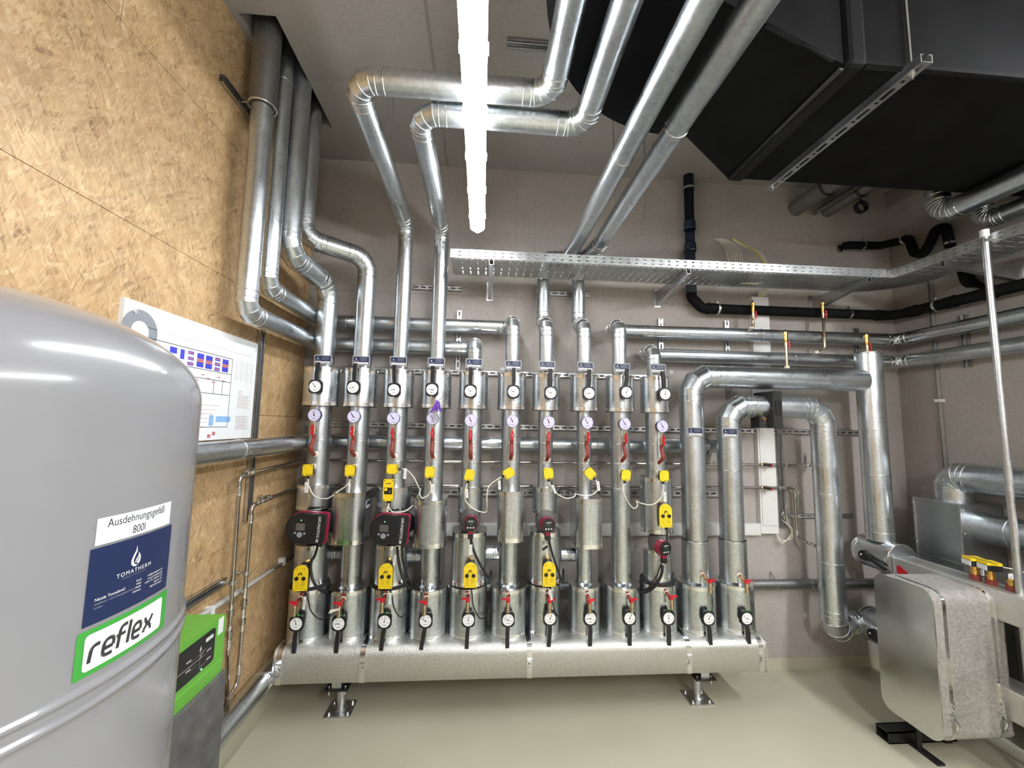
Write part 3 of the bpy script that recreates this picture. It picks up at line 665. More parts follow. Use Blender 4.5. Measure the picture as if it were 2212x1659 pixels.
# ================================================================= fittings on the risers
def dial_face(root, c, r, ang, extra=None, mat='dial', rim='black', tilt=0.0, needle='ink'):
    """round face looking along -y, centre c; ang of the needle, degrees counter-clockwise from right"""
    M = MX(c, (1, 0, 0), (0, 0, 1))
    root = MB().use(mat).prism(circ(r, 28), M, -0.0005, 0.0005).build('dial', parent=root)
    m = MB().use('ink')
    for k in range(11):
        a = math.radians(225 - 27 * k); p0, p1 = r * 0.80, r * 0.92
        u = Vector((math.cos(a), math.sin(a))); v = Vector((-u.y, u.x)) * r * 0.022
        m.prism([tuple(u * p0 - v), tuple(u * p0 + v), tuple(u * p1 + v), tuple(u * p1 - v)][::-1], M, 0.0006, 0.0009)
    for k, s in enumerate(('0', '40', '80', '120') if rim == 'black' else ('0', '2', '3', '4')):
        a = math.radians(205 - 77 * k)
        m.text(s, r * 0.26, M @ Matrix.Translation((math.cos(a) * r * 0.58, math.sin(a) * r * 0.58, 0.0006)), 0.0)
    m.prism([(-0.35 * r, -0.62 * r), (0.35 * r, -0.62 * r), (0.35 * r, -0.55 * r), (-0.35 * r, -0.55 * r)], M, 0.0006, 0.0008)
    m.build('scale', parent=root)
    for (a, mt, ln, w) in ([(ang, needle, 0.86, 0.05)] + ([(extra, 'red', 0.78, 0.045)] if extra is not None else [])):
        a = math.radians(a); u = Vector((math.cos(a), math.sin(a))) * r; v = Vector((-u.y, u.x)) * w
        q = MB().use(mt).prism([tuple(-u * 0.22 - v), tuple(u * ln - v * 0.4), tuple(u * ln + v * 0.4), tuple(-u * 0.22 + v)], M, 0.0012, 0.0018).prism(circ(r * 0.1, 12), M, 0.0010, 0.0022)
        q.build('needle', parent=root)
def thermo(px, py, lx, ly, ang, lab, up, hubx, hubz, mark):
    """black square-round thermometer head on a valve spindle, lever away from it"""
    c = at(px, py, y=2.345); c.y = 2.345
    root = thing('thermometer_lever', lab, 'thermometer', c, 'upper thermometer levers' if up else 'lower thermometer levers')
    M = MX(c, (1, 0, 0), (0, 0, 1))
    MB().use('black').prism(rrect(0.073, 0.078, 0.022, 5), M, -0.016, 0.0, True).prism(rrect(0.066, 0.071, 0.022, 5), M, 0.0, 0.003, True).build('housing', parent=root)
    MB().use('black').cyl(c + Vector((0, 0.014, 0)), (hubx, 2.405, hubz), 0.022, 18).cyl(c + Vector((0, 0.014, 0.0)), c + Vector((0, 0.034, 0.0)), 0.03, 20).build('spindle', parent=root)
    dial_face(root, c + Vector((0, -0.0038, 0)), 0.031, ang)
    e = at(lx, ly, y=2.352); s = c + Vector((0, 0.012, 0.03 if up else -0.03))
    d = e - s; n = Vector((1, 0, 0)); L = d.length
    m = MB().use('black')
    midp = s + d * 0.35 + Vector((0.003 if px > 1100 else -0.002, 0, 0))
    for a_, b_ in ((s, midp), (midp, e)):
        dd = (b_ - a_); Mx = MX(a_, (1, 0, 0), dd - Vector((1, 0, 0)) * dd.x * 0)
        yv = dd.normalized(); xv = (Vector((1, 0, 0)) - yv * yv.x).normalized()
        Mx = MX(a_, xv, yv)
        m.prism([(-0.0105, -0.002), (0.0105, -0.002), (0.0105, dd.length + 0.001), (-0.0105, dd.length + 0.001)], Mx, -0.012, 0.002)
        m.prism([(-0.009, 0), (-0.005, 0), (-0.005, dd.length), (-0.009, dd.length)], Mx, 0.002, 0.005); m.prism([(0.005, 0), (0.009, 0), (0.009, dd.length), (0.005, dd.length)], Mx, 0.002, 0.005)
    m.build('lever', parent=root)
    if mark: MB().use('green_mark').cyl(c + Vector((0.008, 0.006, 0.034)), c + Vector((0.008, 0.004, 0.042)), 0.006, 12).build('green_dot', parent=root)
NEED = lambda a: {True: ''}.get(a, '')
def side_of(i): return 'the %s riser from left' % ORD[i]
UPG = {1: (681, 835, 686.5, 783, 125), 2: (763, 837, 767, 785, 193), 3: (851, 842, 851.5, 789, 178), 4: (933, 841.5, 935, 791, 176), 5: (1016, 845, 1016.7, 794, 140), 6: (1109, 846, 1110, 795, 158),
       7: (1189.6, 848.5, 1189, 797, 160), 8: (1272.5, 849.5, 1273.2, 798.6, 180), 9: (1353, 847.5, 1354.8, 797, 72), 10: (1436.4, 851.5, 1431.8, 802, 88)}
for i, (px, py, lx, ly, a) in UPG.items():
    h = at(px, py, y=2.40)
    thermo(px, py, lx, ly, a, 'black framed thermometer with raised lever on the upper jacket of ' + side_of(i), True, RX[i], h.z, False)
LOG = {1: (640, 1347, 636, 1409, 105), 2: (731.6, 1347, 727, 1408.5, 178), 3: (830.5, 1342, 824, 1403, 84), 4: (919.3, 1340.6, 910, 1401, 152), 5: (1011.8, 1339, 1008, 1399, 80), 6: (1097.6, 1338.6, 1095.6, 1397.6, 160),
       7: (1188, 1335.5, 1184.7, 1394.5, 66), 8: (1275, 1335.5, 1273.6, 1393.5, 180), 9: (1360, 1335, 1359, 1392.5, 68), 10: (1444, 1335, 1444, 1392, 92), 11: (1530.6, 1336, 1533.7, 1395, 66), 12: (1613, 1335.6, 1617, 1394.7, 150)}
for i, (px, py, lx, ly, a) in LOG.items():
    h = at(px, py - 6, y=2.40)
    thermo(px, py, lx, ly, a, 'black framed round thermometer with hanging lever at the foot of ' + side_of(i), False, (RX[i] + h.x) / 2, h.z + 0.012, i not in (4, 5, 6, 7))

def ball_valve(root, c, ax, hd, s=1.0, body='brass_dull'):
    """small nickel ball valve along ax with a red butterfly handle toward hd"""
    c = Vector(c); ax = Vector(ax).normalized(); hd = Vector(hd).normalized()
    MB().use(body).lathe(c - ax * 0.024 * s, ax, [(0, 0.010 * s), (0.012 * s, 0.010 * s), (0.014 * s, 0.013 * s), (0.034 * s, 0.013 * s), (0.036 * s, 0.010 * s), (0.048 * s, 0.010 * s)], 8).build('valve_body', parent=root)
    u = ax.cross(hd).normalized()
    m = MB().use('red')
    p = c + hd * 0.02 * s
    m.cyl(c + hd * 0.008 * s, p, 0.007 * s, 10)
    M = MX(p, ax, u)
    m.prism([(-0.030 * s, -0.006 * s), (-0.012 * s, -0.006 * s), (-0.006 * s, -0.011 * s), (0.006 * s, -0.011 * s), (0.012 * s, -0.006 * s), (0.030 * s, -0.006 * s), (0.030 * s, 0.006 * s), (0.012 * s, 0.006 * s), (0.006 * s, 0.011 * s), (-0.006 * s, 0.011 * s), (-0.012 * s, 0.006 * s), (-0.030 * s, 0.006 * s)], M, -0.003, 0.004 * s)
    hnd = m.build('red_handle', parent=root)
    MB().use('band').cyl(p, p + hd * 0.004 * s, 0.004 * s, 6).cyl(p + hd * 0.002, p + hd * 0.008 * s, 0.004 * s, 6).build('nut', parent=hnd)
PG = {1: (679, 896.5, 678.5, 981), 2: (764, 900, 765.6, 983.6), 3: (849.4, 903.5, 850.6, 986.8), 4: (934.9, 904, 935.3, 987), 5: (1017, 908.7, 1017.6, 989.5), 6: (1106.8, 909.8, 1103.6, 990.4),
      7: (1185.4, 912, 1181.6, 993), 8: (1268.7, 913.4, 1265, 993.5), 9: (1350, 916, 1343.6, 995), 10: (1431, 921.4, 1423.8, 999)}
PA = {1: (90, 125), 2: (123, 133), 3: (128, 128), 4: (128, 128), 5: (122, 105), 6: (122, 112), 7: (118, 100), 8: (122, 118), 9: (122, 118), 10: (120, 122)}
for i, (px, py, hx, hy) in PG.items():
    c = at(px, py, y=2.365)
    root = thing('pressure_gauge', 'white pressure gauge on a red hose with shut-off tap on ' + side_of(i), 'pressure gauge', c, 'pressure gauges on red hoses')
    MB().use('black').lathe(c + Vector((0, 0.026, 0)), (0, -1, 0), [(0, 0.028), (0.004, 0.035), (0.022, 0.035)], 30).build('case', parent=root)
    MB().use('rim_violet').lathe(c + Vector((0, 0.004, 0)), (0, -1, 0), [(0, 0.036), (0.005, 0.036), (0.006, 0.033)], 30).build('rim', parent=root)
    dial_face(root, c + Vector((0, -0.0025, 0)), 0.033, PA[i][0], PA[i][1], mat='dial_blue', rim='v', needle='ink')
    v = c + Vector((0, 0.014, -0.083))
    MB().use('brass_dull').cyl(c + Vector((0, 0.014, -0.033)), v, 0.007, 8).build('stem', parent=root)
    ball_valve(root, v, (0, 0, 1), (0, -1, 0) if 3 <= i <= 7 else ((-0.35 if i < 5 else 0.35), -1, 0), 0.95)
    e = at(hx, hy, y=2.425)
    MB().use('red_hose').tube(smooth_path([v + Vector((0, 0, -0.022)), v * 0.6 + e * 0.4 + Vector((0, -0.012, 0.0)), (v.x * 0.25 + e.x * 0.75, v.y - 0.012, e.z + 0.035), (e.x, e.y, e.z), (e.x + 0.006, e.y + 0.02, e.z + 0.002)], 6), 0.0115, 10).build('red_hose', parent=root)
    MB().use('foam_white').lathe(e + Vector((0.004, 0.012, 0)), (0, -1, 0), [(0, 0.017), (0.006, 0.019), (0.014, 0.012)], 9).build('foam_plug', parent=root)

# little name plates
TG = {1: (697.5, 777), 2: (780, 779), 3: (860.6, 780.5), 4: (942.4, 783), 5: (1024, 785), 6: (1109, 788.5), 7: (1181.8, 790), 8: (1264.8, 792), 9: (1343.4, 794.6), 10: (1421.4, 796), 11: (1502, 933), 12: (1577, 935)}
def flame(m, M, s):
    pts = [(0.0, 1.0), (0.10, 0.72), (0.30, 0.42), (0.38, 0.12), (0.34, -0.16), (0.20, -0.36), (0.0, -0.45), (-0.20, -0.36), (-0.34, -0.16), (-0.36, 0.08), (-0.24, 0.36), (-0.06, 0.66)]
    m.prism([(a * s, b * s) for a, b in pts][::-1], M, 0, 0.0005)
for i, (px, py) in TG.items():
    yy = 2.408 if i <= 10 else 2.412
    c = at(px, py, y=yy)
    root = thing('name_plate', 'small navy and white name plate on ' + side_of(i) + (', under its bend' if i > 10 else ', above the upper jacket'), 'sign', c, 'name plates')
    M = MX(c, (1, 0, 0), (0, 0, 1))
    MB().use('ink_grey' if False else 'grey_pvc').prism(rrect(0.098, 0.056, 0.004, 3), M, -0.002, 0).prism(rrect(0.08, 0.03, 0.004, 3), M, -0.02 if i > 10 else -0.038, -0.002).build('plate', parent=root)
    MB().use('navy').prism(rrect(0.090, 0.047, 0.001, 1), M, 0, 0.0006).build('field', parent=root)
    m = MB().use('white'); flame(m, M @ Matrix.Translation((-0.028, 0.008, 0.0007)), 0.008)
    m.prism([(-0.041, -0.0205), (0.041, -0.0205), (0.041, -0.0095), (-0.041, -0.0095)], M, 0.0006, 0.0011)
    m.text('TOMATHERM', 0.0052, M @ Matrix.Translation((-0.028, -0.0035, 0.0008)), 0.0)
    m.build('print', parent=root)
    m = MB().use('ink_grey')
    for k in range(4): m.prism([(-0.006, 0.017 - 0.006 * k), (0.036 - 0.006 * (k % 2), 0.017 - 0.006 * k), (0.036 - 0.006 * (k % 2), 0.0188 - 0.006 * k), (-0.006, 0.0188 - 0.006 * k)], M, 0.0006, 0.0010)
    m.prism([(-0.03, -0.0165), (0.03, -0.0165), (0.03, -0.0145), (-0.03, -0.0145)], M, 0.0011, 0.0014)
    m.build('small_print', parent=root)

# yellow sensor boxes: (px, py, rotation in degrees, upright?)
SB = {1: (665.4, 1015.3, 0, 1), 2: (756.5, 1016.3, 0, 1), 3: (848.0, 1013, 90, 1), 4: (928.5, 1020, 0, 1), 5: (1014.4, 1026.2, -13, 1), 6: (1099, 1021.6, -57, 1), 7: (1184.7, 1022.7, 4, 1), 8: (1274.4, 1022.7, 42, 1), 9: (1351.6, 1026.5, -7, 1), 10: (1434.0, 1028, 0, 1)}
GLAND = {}
for i, (px, py, rot, _) in SB.items():
    c = at(px, py, y=2.37)
    tl = 'tilted ' if abs(rot) > 10 and rot != 90 else ('sideways ' if rot == 90 else '')
    root = thing('sensor_box', 'small %syellow sensor box on ' % tl + side_of(i), 'sensor', c, 'yellow sensor boxes')
    M = MX(c, (1, 0, 0), (0, 0, 1)) @ Matrix.Rotation(math.radians(rot), 4, 'Z')
    MB().use('yellow').prism(rrect(0.053, 0.062, 0.006, 3), M, 0, 0.008).build('lid', parent=root)
    MB().use('black').prism(rrect(0.051, 0.060, 0.006, 3), M, -0.016, 0).build('base', parent=root)
    m = MB().use('black')
    for sx in (-1, 1):
        for sy in (-1, 1): m.prism(circ(0.003, 10, sx * 0.021, sy * 0.025), M, 0.008, 0.0086)
    m.prism(rrect(0.022, 0.003, 0.0005, 1, 0.004, -0.026), M, 0.008, 0.0085); m.build('screws', parent=root)
    g0 = M @ Vector((0, -0.031, -0.008)); g1 = M @ Vector((0, -0.047, -0.008))
    MB().use('black').cyl(g0, g1, 0.009, 12, r2=0.006).build('cable_gland', parent=root)
    q = M @ Vector((0.006 if i < 7 else -0.006, 0.012, -0.016))
    MB().use('foam_white').cyl(q, (q.x, 2.435, q.z), 0.017, 14).build('foam_plug', parent=root)
    GLAND[i] = g1
def cable(pts, r, mat, lab, cat='cable', group=None, k=8, name='cable'):
    return MB().use(mat).tube(smooth_path(pts, k), r, 8).build(name, label=lab, cat=cat, group=group)
A = lambda px, py, y=2.35: at(px, py, y=y)
CG = 'pale cables between the yellow sensor boxes'
cable([GLAND[1], A(667, 1050), A(680, 1072), A(706, 1077), A(728, 1063), A(752, 1046), GLAND[2]], 0.0032, 'cable_white', 'pale cable sagging between the first two yellow sensor boxes', group=CG)
cable([GLAND[3], A(878, 1015), A(893, 1030), A(904, 1052), A(908, 1062, 2.42), A(899, 1075, 2.5)], 0.0032, 'cable_white', 'pale cable leaving the sideways yellow sensor box to the right', group=CG)
cable([GLAND[4], A(931, 1052), A(926, 1068), A(912, 1076), A(906, 1065), A(909, 1055, 2.44)], 0.0032, 'cable_white', 'pale cable hanging in a loop under the fourth yellow sensor box', group=CG)
cable([GLAND[5], A(1005, 1062), A(1006, 1082), A(1024, 1100), A(1045, 1107), A(1052, 1104, 2.42)], 0.0032, 'cable_white', 'pale cable sagging right from the fifth yellow sensor box', group=CG)
cable([GLAND[6], A(1077, 1034), A(1058, 1048), A(1052, 1066), A(1052, 1092), A(1051, 1107, 2.42)], 0.0032, 'cable_white', 'pale cable bending down left from the strongly tilted yellow sensor box', group=CG)
cable([GLAND[7], A(1189, 1048), A(1201, 1065), A(1222, 1076), A(1240, 1073), A(1243, 1065, 2.4)], 0.0032, 'cable_white', 'pale cable sagging right from the seventh yellow sensor box', group=CG)
cable([GLAND[8], A(1293, 1045), A(1290, 1060), A(1274, 1070), A(1252, 1069), A(1242, 1066, 2.4)], 0.0032, 'cable_white', 'pale cable looping left under the eighth yellow sensor box', group=CG)
cable([GLAND[9], A(1346, 1058), A(1354, 1080), A(1368, 1098), A(1377, 1092), A(1374, 1081, 2.4)], 0.0032, 'cable_white', 'pale cable looping under the ninth yellow sensor box', group=CG)
cable([GLAND[10], A(1433, 1058), A(1426, 1078), A(1408, 1090), A(1388, 1088), A(1374, 1082, 2.4)], 0.0032, 'cable_white', 'pale cable sagging left from the tenth yellow sensor box', group=CG)
cable([A(839, 1087), A(841, 1098), A(852, 1107), A(875, 1104), A(892, 1092, 2.4)], 0.0036, 'cable_white', 'pale cable under the tall yellow thermostat', group=CG)
def card(px, py, w, h, rot, lab, y=2.345, mat='white', gr='white cable tags'):
    c = at(px, py, y=y); M = MX(c, (1, 0, 0), (0, 0, 1)) @ Matrix.Rotation(math.radians(rot), 4, 'Z')
    root = thing('cable_tag', lab, 'tag', c, gr)
    MB().use(mat).prism(rrect(w, h, 0.001, 1), M, -0.0006, 0.0006).build('card', parent=root)
    if mat == 'white': MB().use('ink_grey').prism(rrect(w * 0.15, h * 0.6, 0.0005, 1), M, 0.0006, 0.0009).build('print', parent=root)
for (px, py, w, h, r, n) in ((662, 1053, 0.018, 0.056, 3, 'below the first yellow sensor box'), (754.5, 1054, 0.011, 0.05, -4, 'below the second yellow sensor box'), (875, 1023, 0.016, 0.058, -2, 'right of the sideways yellow sensor box'),
                             (934.5, 1056, 0.016, 0.052, 0, 'below the fourth yellow sensor box'), (1008.5, 1066, 0.014, 0.05, 4, 'below the fifth yellow sensor box'), (1079, 1048, 0.014, 0.05, 3, 'below the strongly tilted yellow sensor box'),
                             (1197, 1057, 0.012, 0.05, 22, 'below the seventh yellow sensor box'), (1292.5, 1050, 0.017, 0.052, 8, 'below the eighth yellow sensor box'), (1436.5, 1073, 0.016, 0.056, 2, 'below the tenth yellow sensor box'),
                             (837, 1104, 0.012, 0.055, -8, 'below the tall yellow thermostat'), (657.5, 1303, 0.013, 0.066, -4, 'under the first yellow valve actuator'), (843, 1293, 0.012, 0.058, -2, 'under the second yellow valve actuator'),
                             (1017, 1187, 0.016, 0.055, 0, 'below the first small round pump'), (853, 1210, 0.011, 0.056, -6, 'under the second large pump'), (1190, 1285, 0.011, 0.058, 10, 'under the fourth yellow valve actuator')):
    card(px, py, w, h, r, 'small white tag hanging ' + n, y=2.34 if py < 1250 else 2.325)
card(1177, 1184, 0.036, 0.014, 35, 'small black tag strapped under the second small round pump', mat='black', gr='black cable tags')

# tall yellow thermostat on the third riser
c = at(839.8, 1058, y=2.36); t = thing('thermostat', 'tall narrow yellow thermostat with black window on the third riser from the chipboard wall', 'thermostat', c)
M = MX(c, (1, 0, 0), (0, 0, 1))
MB().use('yellow').prism(rrect(0.056, 0.118, 0.004, 2), M, 0, 0.014).build('lid', parent=t); MB().use('black').prism(rrect(0.052, 0.112, 0.004, 2), M, -0.02, 0).cyl(M @ Vector((0, -0.06, -0.004)), M @ Vector((0, -0.076, -0.004)), 0.008, 12).cyl(M @ Vector((0, 0, -0.02)), M @ Vector((0, 0, -0.06)), 0.012, 12).build('base', parent=t)
m = MB().use('black').prism(rrect(0.044, 0.036, 0.001, 1, 0, -0.004), M, 0.014, 0.0148); m.prism(rrect(0.03, 0.004, 0.001, 1, 0, 0.036), M, 0.014, 0.0145)
for sx in (-1, 1):
    for sy in (-1, 1): m.prism(circ(0.003, 10, sx * 0.022, sy * 0.052), M, 0.014, 0.0146)
m.build('control_window', parent=t)
MB().use('yellow').cyl(M @ Vector((-0.012, 0.004, 0.0148)), M @ Vector((-0.012, 0.004, 0.02)), 0.008, 14).build('button', parent=t)
MB().use('band').cyl(M @ Vector((0.009, -0.008, 0.0148)), M @ Vector((0.009, -0.008, 0.022)), 0.007, 12).build('knob', parent=t)

# yellow valve actuators
AC = {1: (650.8, 1247), 3: (834, 1243), 5: (1016, 1241), 7: (1185.7, 1239), 10: (1436.3, 1113)}
ordn = {1: 'first', 3: 'second', 5: 'third', 7: 'fourth', 10: 'fifth'}
for i, (px, py) in AC.items():
    yy = 2.335; c = at(px, py, y=yy)
    root = thing('valve_actuator', 'yellow round-topped valve actuator on ' + side_of(i), 'actuator', c, 'yellow valve actuators')
    M = MX(c, (1, 0, 0), (0, 0, 1))
    w, hh = 0.072, 0.13
    sh_ = [(-w / 2, -hh / 2), (w / 2, -hh / 2), (w / 2, hh / 2 - w / 2)] + [(w / 2 * math.cos(a), hh / 2 - w / 2 + w / 2 * math.sin(a)) for a in [PI * k / 12 for k in range(1, 12)]] + [(-w / 2, hh / 2 - w / 2)]
    MB().use('yellow').prism(sh_, M, 0, 0.014, False).build('cover', parent=root, bevel=0.002)
    MB().use('black').prism([(a * 0.96, b * 0.97) for a, b in sh_], M, -0.022, 0).build('base', parent=root)
    m = MB().use('black'); kz = 0.0142
    for (a, b) in ((-0.018, -0.002), (0.018, -0.002)): m.prism(circ(0.0105, 18, a, b), M, kz, kz + 0.003)
    ring = [(0.010 * math.cos(t_), 0.018 + 0.010 * math.sin(t_)) for t_ in [math.radians(-20 + 230 * k / 12) for k in range(13)]] + [(0.006 * math.cos(t_), 0.018 + 0.006 * math.sin(t_)) for t_ in [math.radians(210 - 230 * k / 12) for k in range(13)]]
    m.prism(ring, M, kz, kz + 0.003)
    for sx in (-1, 1): m.prism(circ(0.0025, 8, sx * 0.018, 0.048), M, kz, kz + 0.0006); m.prism(circ(0.0025, 8, sx * 0.029, -0.058), M, kz, kz + 0.0006)
    m.prism(rrect(0.045, 0.001, 0.0003, 1, 0, -0.052), M, kz, kz + 0.0003)
    for k in range(4): m.prism(rrect(0.018, 0.0012, 0.0003, 1, -0.016, -0.02 - 0.008 * k), M, kz, kz + 0.0003); m.prism(rrect(0.022, 0.001, 0.0003, 1, 0.014, -0.022 - 0.006 * k), M, kz, kz + 0.0003)
    m.build('knobs_and_print', parent=root)
    MB().use('yellow').prism(rrect(0.006, 0.02, 0.001, 1), M @ Matrix.Translation((-0.002, 0.015, kz)) @ Matrix.Rotation(-0.8, 4, 'Z'), 0.003, 0.006).build('pointer', parent=root)
    q = M @ Vector((-0.002, 0.042, -0.012)); xo = RX[i]
    MB().use('black').cyl(q, q + Vector((0.004, 0.035, 0.006)), 0.022, 16).build('coupling', parent=root)
    MB().use('brass').cyl(q + Vector((0.004, 0.02, 0.016)), (q.x + 0.006, 2.43, q.z + 0.016), 0.014, 14).build('brass_spindle', parent=root)
    MB().use('black').cyl(M @ Vector((0.006, -0.065, -0.006)), M @ Vector((0.008, -0.082, -0.006)), 0.006, 10).build('cable_gland', parent=root)

# circulation pumps
def grund(m, M, sz): m.text('GRUNDFOS', sz, M, 0.0, space=1.05)
def big_pump(i, px, py, lab):
    c = at(px, py, y=2.29); root = thing('circulation_pump', lab, 'pump', c, 'large circulation pumps')
    M = MX(c, (1, 0, 0), (0, 0, 1)) @ Matrix.Rotation(math.radians(-4), 4, 'Z')
    R = 0.078; W = 0.125
    cap = lambda g: [(W - g, -R + g)] + [(W - g, R - g)] + [((-0.0) + (R - g) * math.cos(t_), (R - g) * math.sin(t_)) for t_ in [PI / 2 + PI * k / 20 for k in range(21)]]
    def cap(g, rr=0.016):
        pts = [(R - g, a) for a in ()]
        pts = [((R - g) * math.cos(t_), (R - g) * math.sin(t_)) for t_ in [PI / 2 + PI * k / 20 for k in range(21)]]
        x1 = W - g
        pts += [(x1 - rr + rr * math.cos(t_), -R + g + rr + rr * math.sin(t_)) for t_ in [-PI / 2 + PI / 2 * k / 5 for k in range(6)]]
        pts += [(x1 - rr + rr * math.cos(t_), R - g - rr + rr * math.sin(t_)) for t_ in [PI / 2 * k / 5 for k in range(6)]]
        return pts
    def shift(p, dx): return [(a + dx, b) for a, b in p]
    s = -0.03
    MB().use('black').prism(shift(cap(0.002), s), M, 0.0, 0.026, True).build('front_cover', parent=root)
    MB().use('raspberry').prism(shift(cap(-0.002), s), M, -0.026, 0.0, True).build('red_frame', parent=root, bevel=0.002)
    MB().use('black').prism(shift(cap(0.003), s + 0.004), M, -0.055, -0.026, True).cyl(M @ Vector((0.03, 0, -0.055)), M @ Vector((0.05, 0, -0.15)), 0.062, 28).build('motor', parent=root)
    MB().use('black_foam').sphere((RX[i], YR, c.z), 0.085, 20, (1, 1, 1.05)).build('pump_shell', parent=root)
    m = MB().use('rubber_tape'); m.tube([M @ Vector((s + 0.068 * math.cos(2 * PI * k / 30), 0.068 * math.sin(2 * PI * k / 30), 0.0265)) for k in range(30)], 0.0012, 5, closed=True); m.build('display_ring', parent=root)
    MB().use('screen').prism(rrect(0.046, 0.036, 0.001, 1, s + 0.0, 0.006), M, 0.0262, 0.0270).build('display', parent=root)
    m = MB().use('ink_grey'); m.prism(circ(0.014, 18, s, -0.034), M, 0.0262, 0.0272); m.prism(circ(0.006, 12, s - 0.024, -0.026), M, 0.0262, 0.0272); m.prism(circ(0.006, 12, s + 0.024, -0.026), M, 0.0262, 0.0272); m.build('buttons', parent=root)
    MB().use('led').prism(circ(0.0022, 12, s, 0.040), M, 0.0262, 0.0268).build('indicator', parent=root)
    m = MB().use('white'); Mt = M @ Matrix.Translation((0.062, 0.012, 0.0264)) @ Matrix.Rotation(-PI / 2, 4, 'Z'); m.text('GRUNDFOS', 0.020, Mt, 0.0, space=1.05)
    for rot in (0.6, -0.6): m.prism(rrect(0.004, 0.020, 0.001, 1), M @ Matrix.Translation((0.062, -0.058, 0.0264)) @ Matrix.Rotation(rot, 4, 'Z'), 0, 0.0004)
    m.build('maker_name', parent=root)
    m = MB().use('black'); m.cyl(M @ Vector((0.075, -0.07, -0.012)), M @ Vector((0.072, -0.098, -0.012)), 0.009, 10); m.cyl(M @ Vector((-0.02, -0.07, -0.01)), M @ Vector((-0.02, -0.09, -0.01)), 0.008, 10); m.build('cable_gland', parent=root)
    return root
big_pump(1, 666, 1139, 'large black and red pump on the first riser, its grey display by the chipboard wall')
big_pump(3, 844, 1142, 'second large black and red pump, on the third riser from the chipboard wall')
def small_pump(i, px, py, rot, lab, yy=2.335):
    c = at(px, py, y=yy); root = thing('circulation_pump', lab, 'pump', c, 'small round circulation pumps')
    d = Vector((math.sin(rot), -math.cos(rot), 0.06)).normalized(); M = MX(c, (math.cos(rot), math.sin(rot), 0), Vector((0, 0, 1)) )
    xv = Vector((math.cos(rot), math.sin(rot), 0)); M = MX(c, xv, (0, 0, 1))
    MB().use('black').prism(circ(0.038, 28), M, 0.004, 0.014, True).build('front_cover', parent=root)
    MB().use('red_dark').prism(circ(0.042, 28), M, -0.035, 0.006, True).prism(rrect(0.028, 0.03, 0.005, 3, 0, -0.048), M, -0.02, 0.004).build('red_collar', parent=root, label='dark red collar')
    MB().use('black').prism(rrect(0.030, 0.026, 0.004, 3, 0, -0.070), M, -0.02, 0.006).build('plug', parent=root)
    MB().use('grey_shell').sphere((RX[i], YR - 0.03, c.z - 0.005), 0.062, 20, (1.0, 1.2, 1.4)).build('insulating_shell', parent=root)
    MB().use('grey_shell').cyl(M @ Vector((0, 0, -0.03)), (RX[i], YR, c.z), 0.042, 20).build('motor', parent=root)
    m = MB().use('white'); m.prism(rrect(0.03, 0.0018, 0.0005, 1, 0, 0.017), M, 0.014, 0.0146); m.text('GRUNDFOS', 0.0058, M @ Matrix.Translation((0, 0.012, 0.0142)), 0.0003)
    for k in (-1, 0, 1): m.prism(circ(0.0042, 12, 0.0155 * k, -0.019), M, 0.014, 0.0148)
    m.build('print', parent=root)
    MB().use('green_mark').text('10', 0.014, M @ Matrix.Translation((0.0, -0.001, 0.0142)), 0.0).build('digits', parent=root)
small_pump(5, 1017, 1131, 0.0, 'small round pump with dark red collar on the fifth riser from the chipboard wall')
small_pump(7, 1184, 1134, 0.12, 'small round pump with dark red collar on the seventh riser from the chipboard wall')
small_pump(10, 1435, 1184, 0.35, 'small round pump with raspberry collar low on the tenth riser')

# drain cocks with red handles at the feet
DR = {1: (637, 1303), 2: (733, 1304), 3: (826, 1296), 4: (917.5, 1301.5), 5: (1010.5, 1295), 6: (1097.5, 1295.5), 7: (1187.5, 1297), 8: (1274, 1297.5), 9: (1365, 1296), 10: (1451, 1290), 11: (1534, 1255), 12: (1613, 1256)}
for i, (px, py) in DR.items():
    h = at(px, py, y=2.335)   # centre of the red handle
    root = thing('drain_cock', 'brass drain cock with red handle at the foot of ' + side_of(i), 'tap', h, 'drain cocks with red handles')
    src = Vector((RX[i] + (h.x - RX[i]) * 0.45, YR - (R_CAN[i] if i <= 10 else 0.078) + 0.004, h.z + 0.006))
    b = h + Vector((0, 0.0, -0.022))
    MB().use('red_hose' if i < 11 else 'copper').tube([src, src * 0.4 + (b + Vector((0, 0.0, 0.01))) * 0.6, b + Vector((0, 0.006, 0.004))], 0.0105, 10).build('stub_pipe', parent=root)
    MB().use('foam_white').lathe(src + Vector((0, 0.012, 0)), (0, -1, 0), [(0, 0.019), (0.007, 0.02), (0.018, 0.012)], 12).build('foam_plug', parent=root)
    MB().use('brass_dull').lathe(b + Vector((0, 0, 0.012)), (0, 0, -1), [(0, 0.009), (0.012, 0.012), (0.03, 0.012), (0.032, 0.010), (0.045, 0.012), (0.055, 0.012)], 8).build('valve_body', parent=root)
    m = MB().use('red'); s = 1 if i >= 7 else (-1 if i < 5 else -0.6)
    m.cyl(h + Vector((0, 0, -0.012)), h + Vector((0, 0, 0.003)), 0.010, 12)
    m.prism([(-0.012, -0.009), (0.03, -0.006), (0.034, 0.0), (0.03, 0.006), (-0.012, 0.009)] if s > 0 else [(0.012, -0.009), (0.012, 0.009), (-0.03, 0.006), (-0.034, 0.0), (-0.03, -0.006)], MX(h, (1, 0, 0), (0, 1, 0)), 0.0, 0.008)
    m.build('red_handle', parent=root)
m = MB().use('foam_white'); c = at(722, 1320, y=2.32)
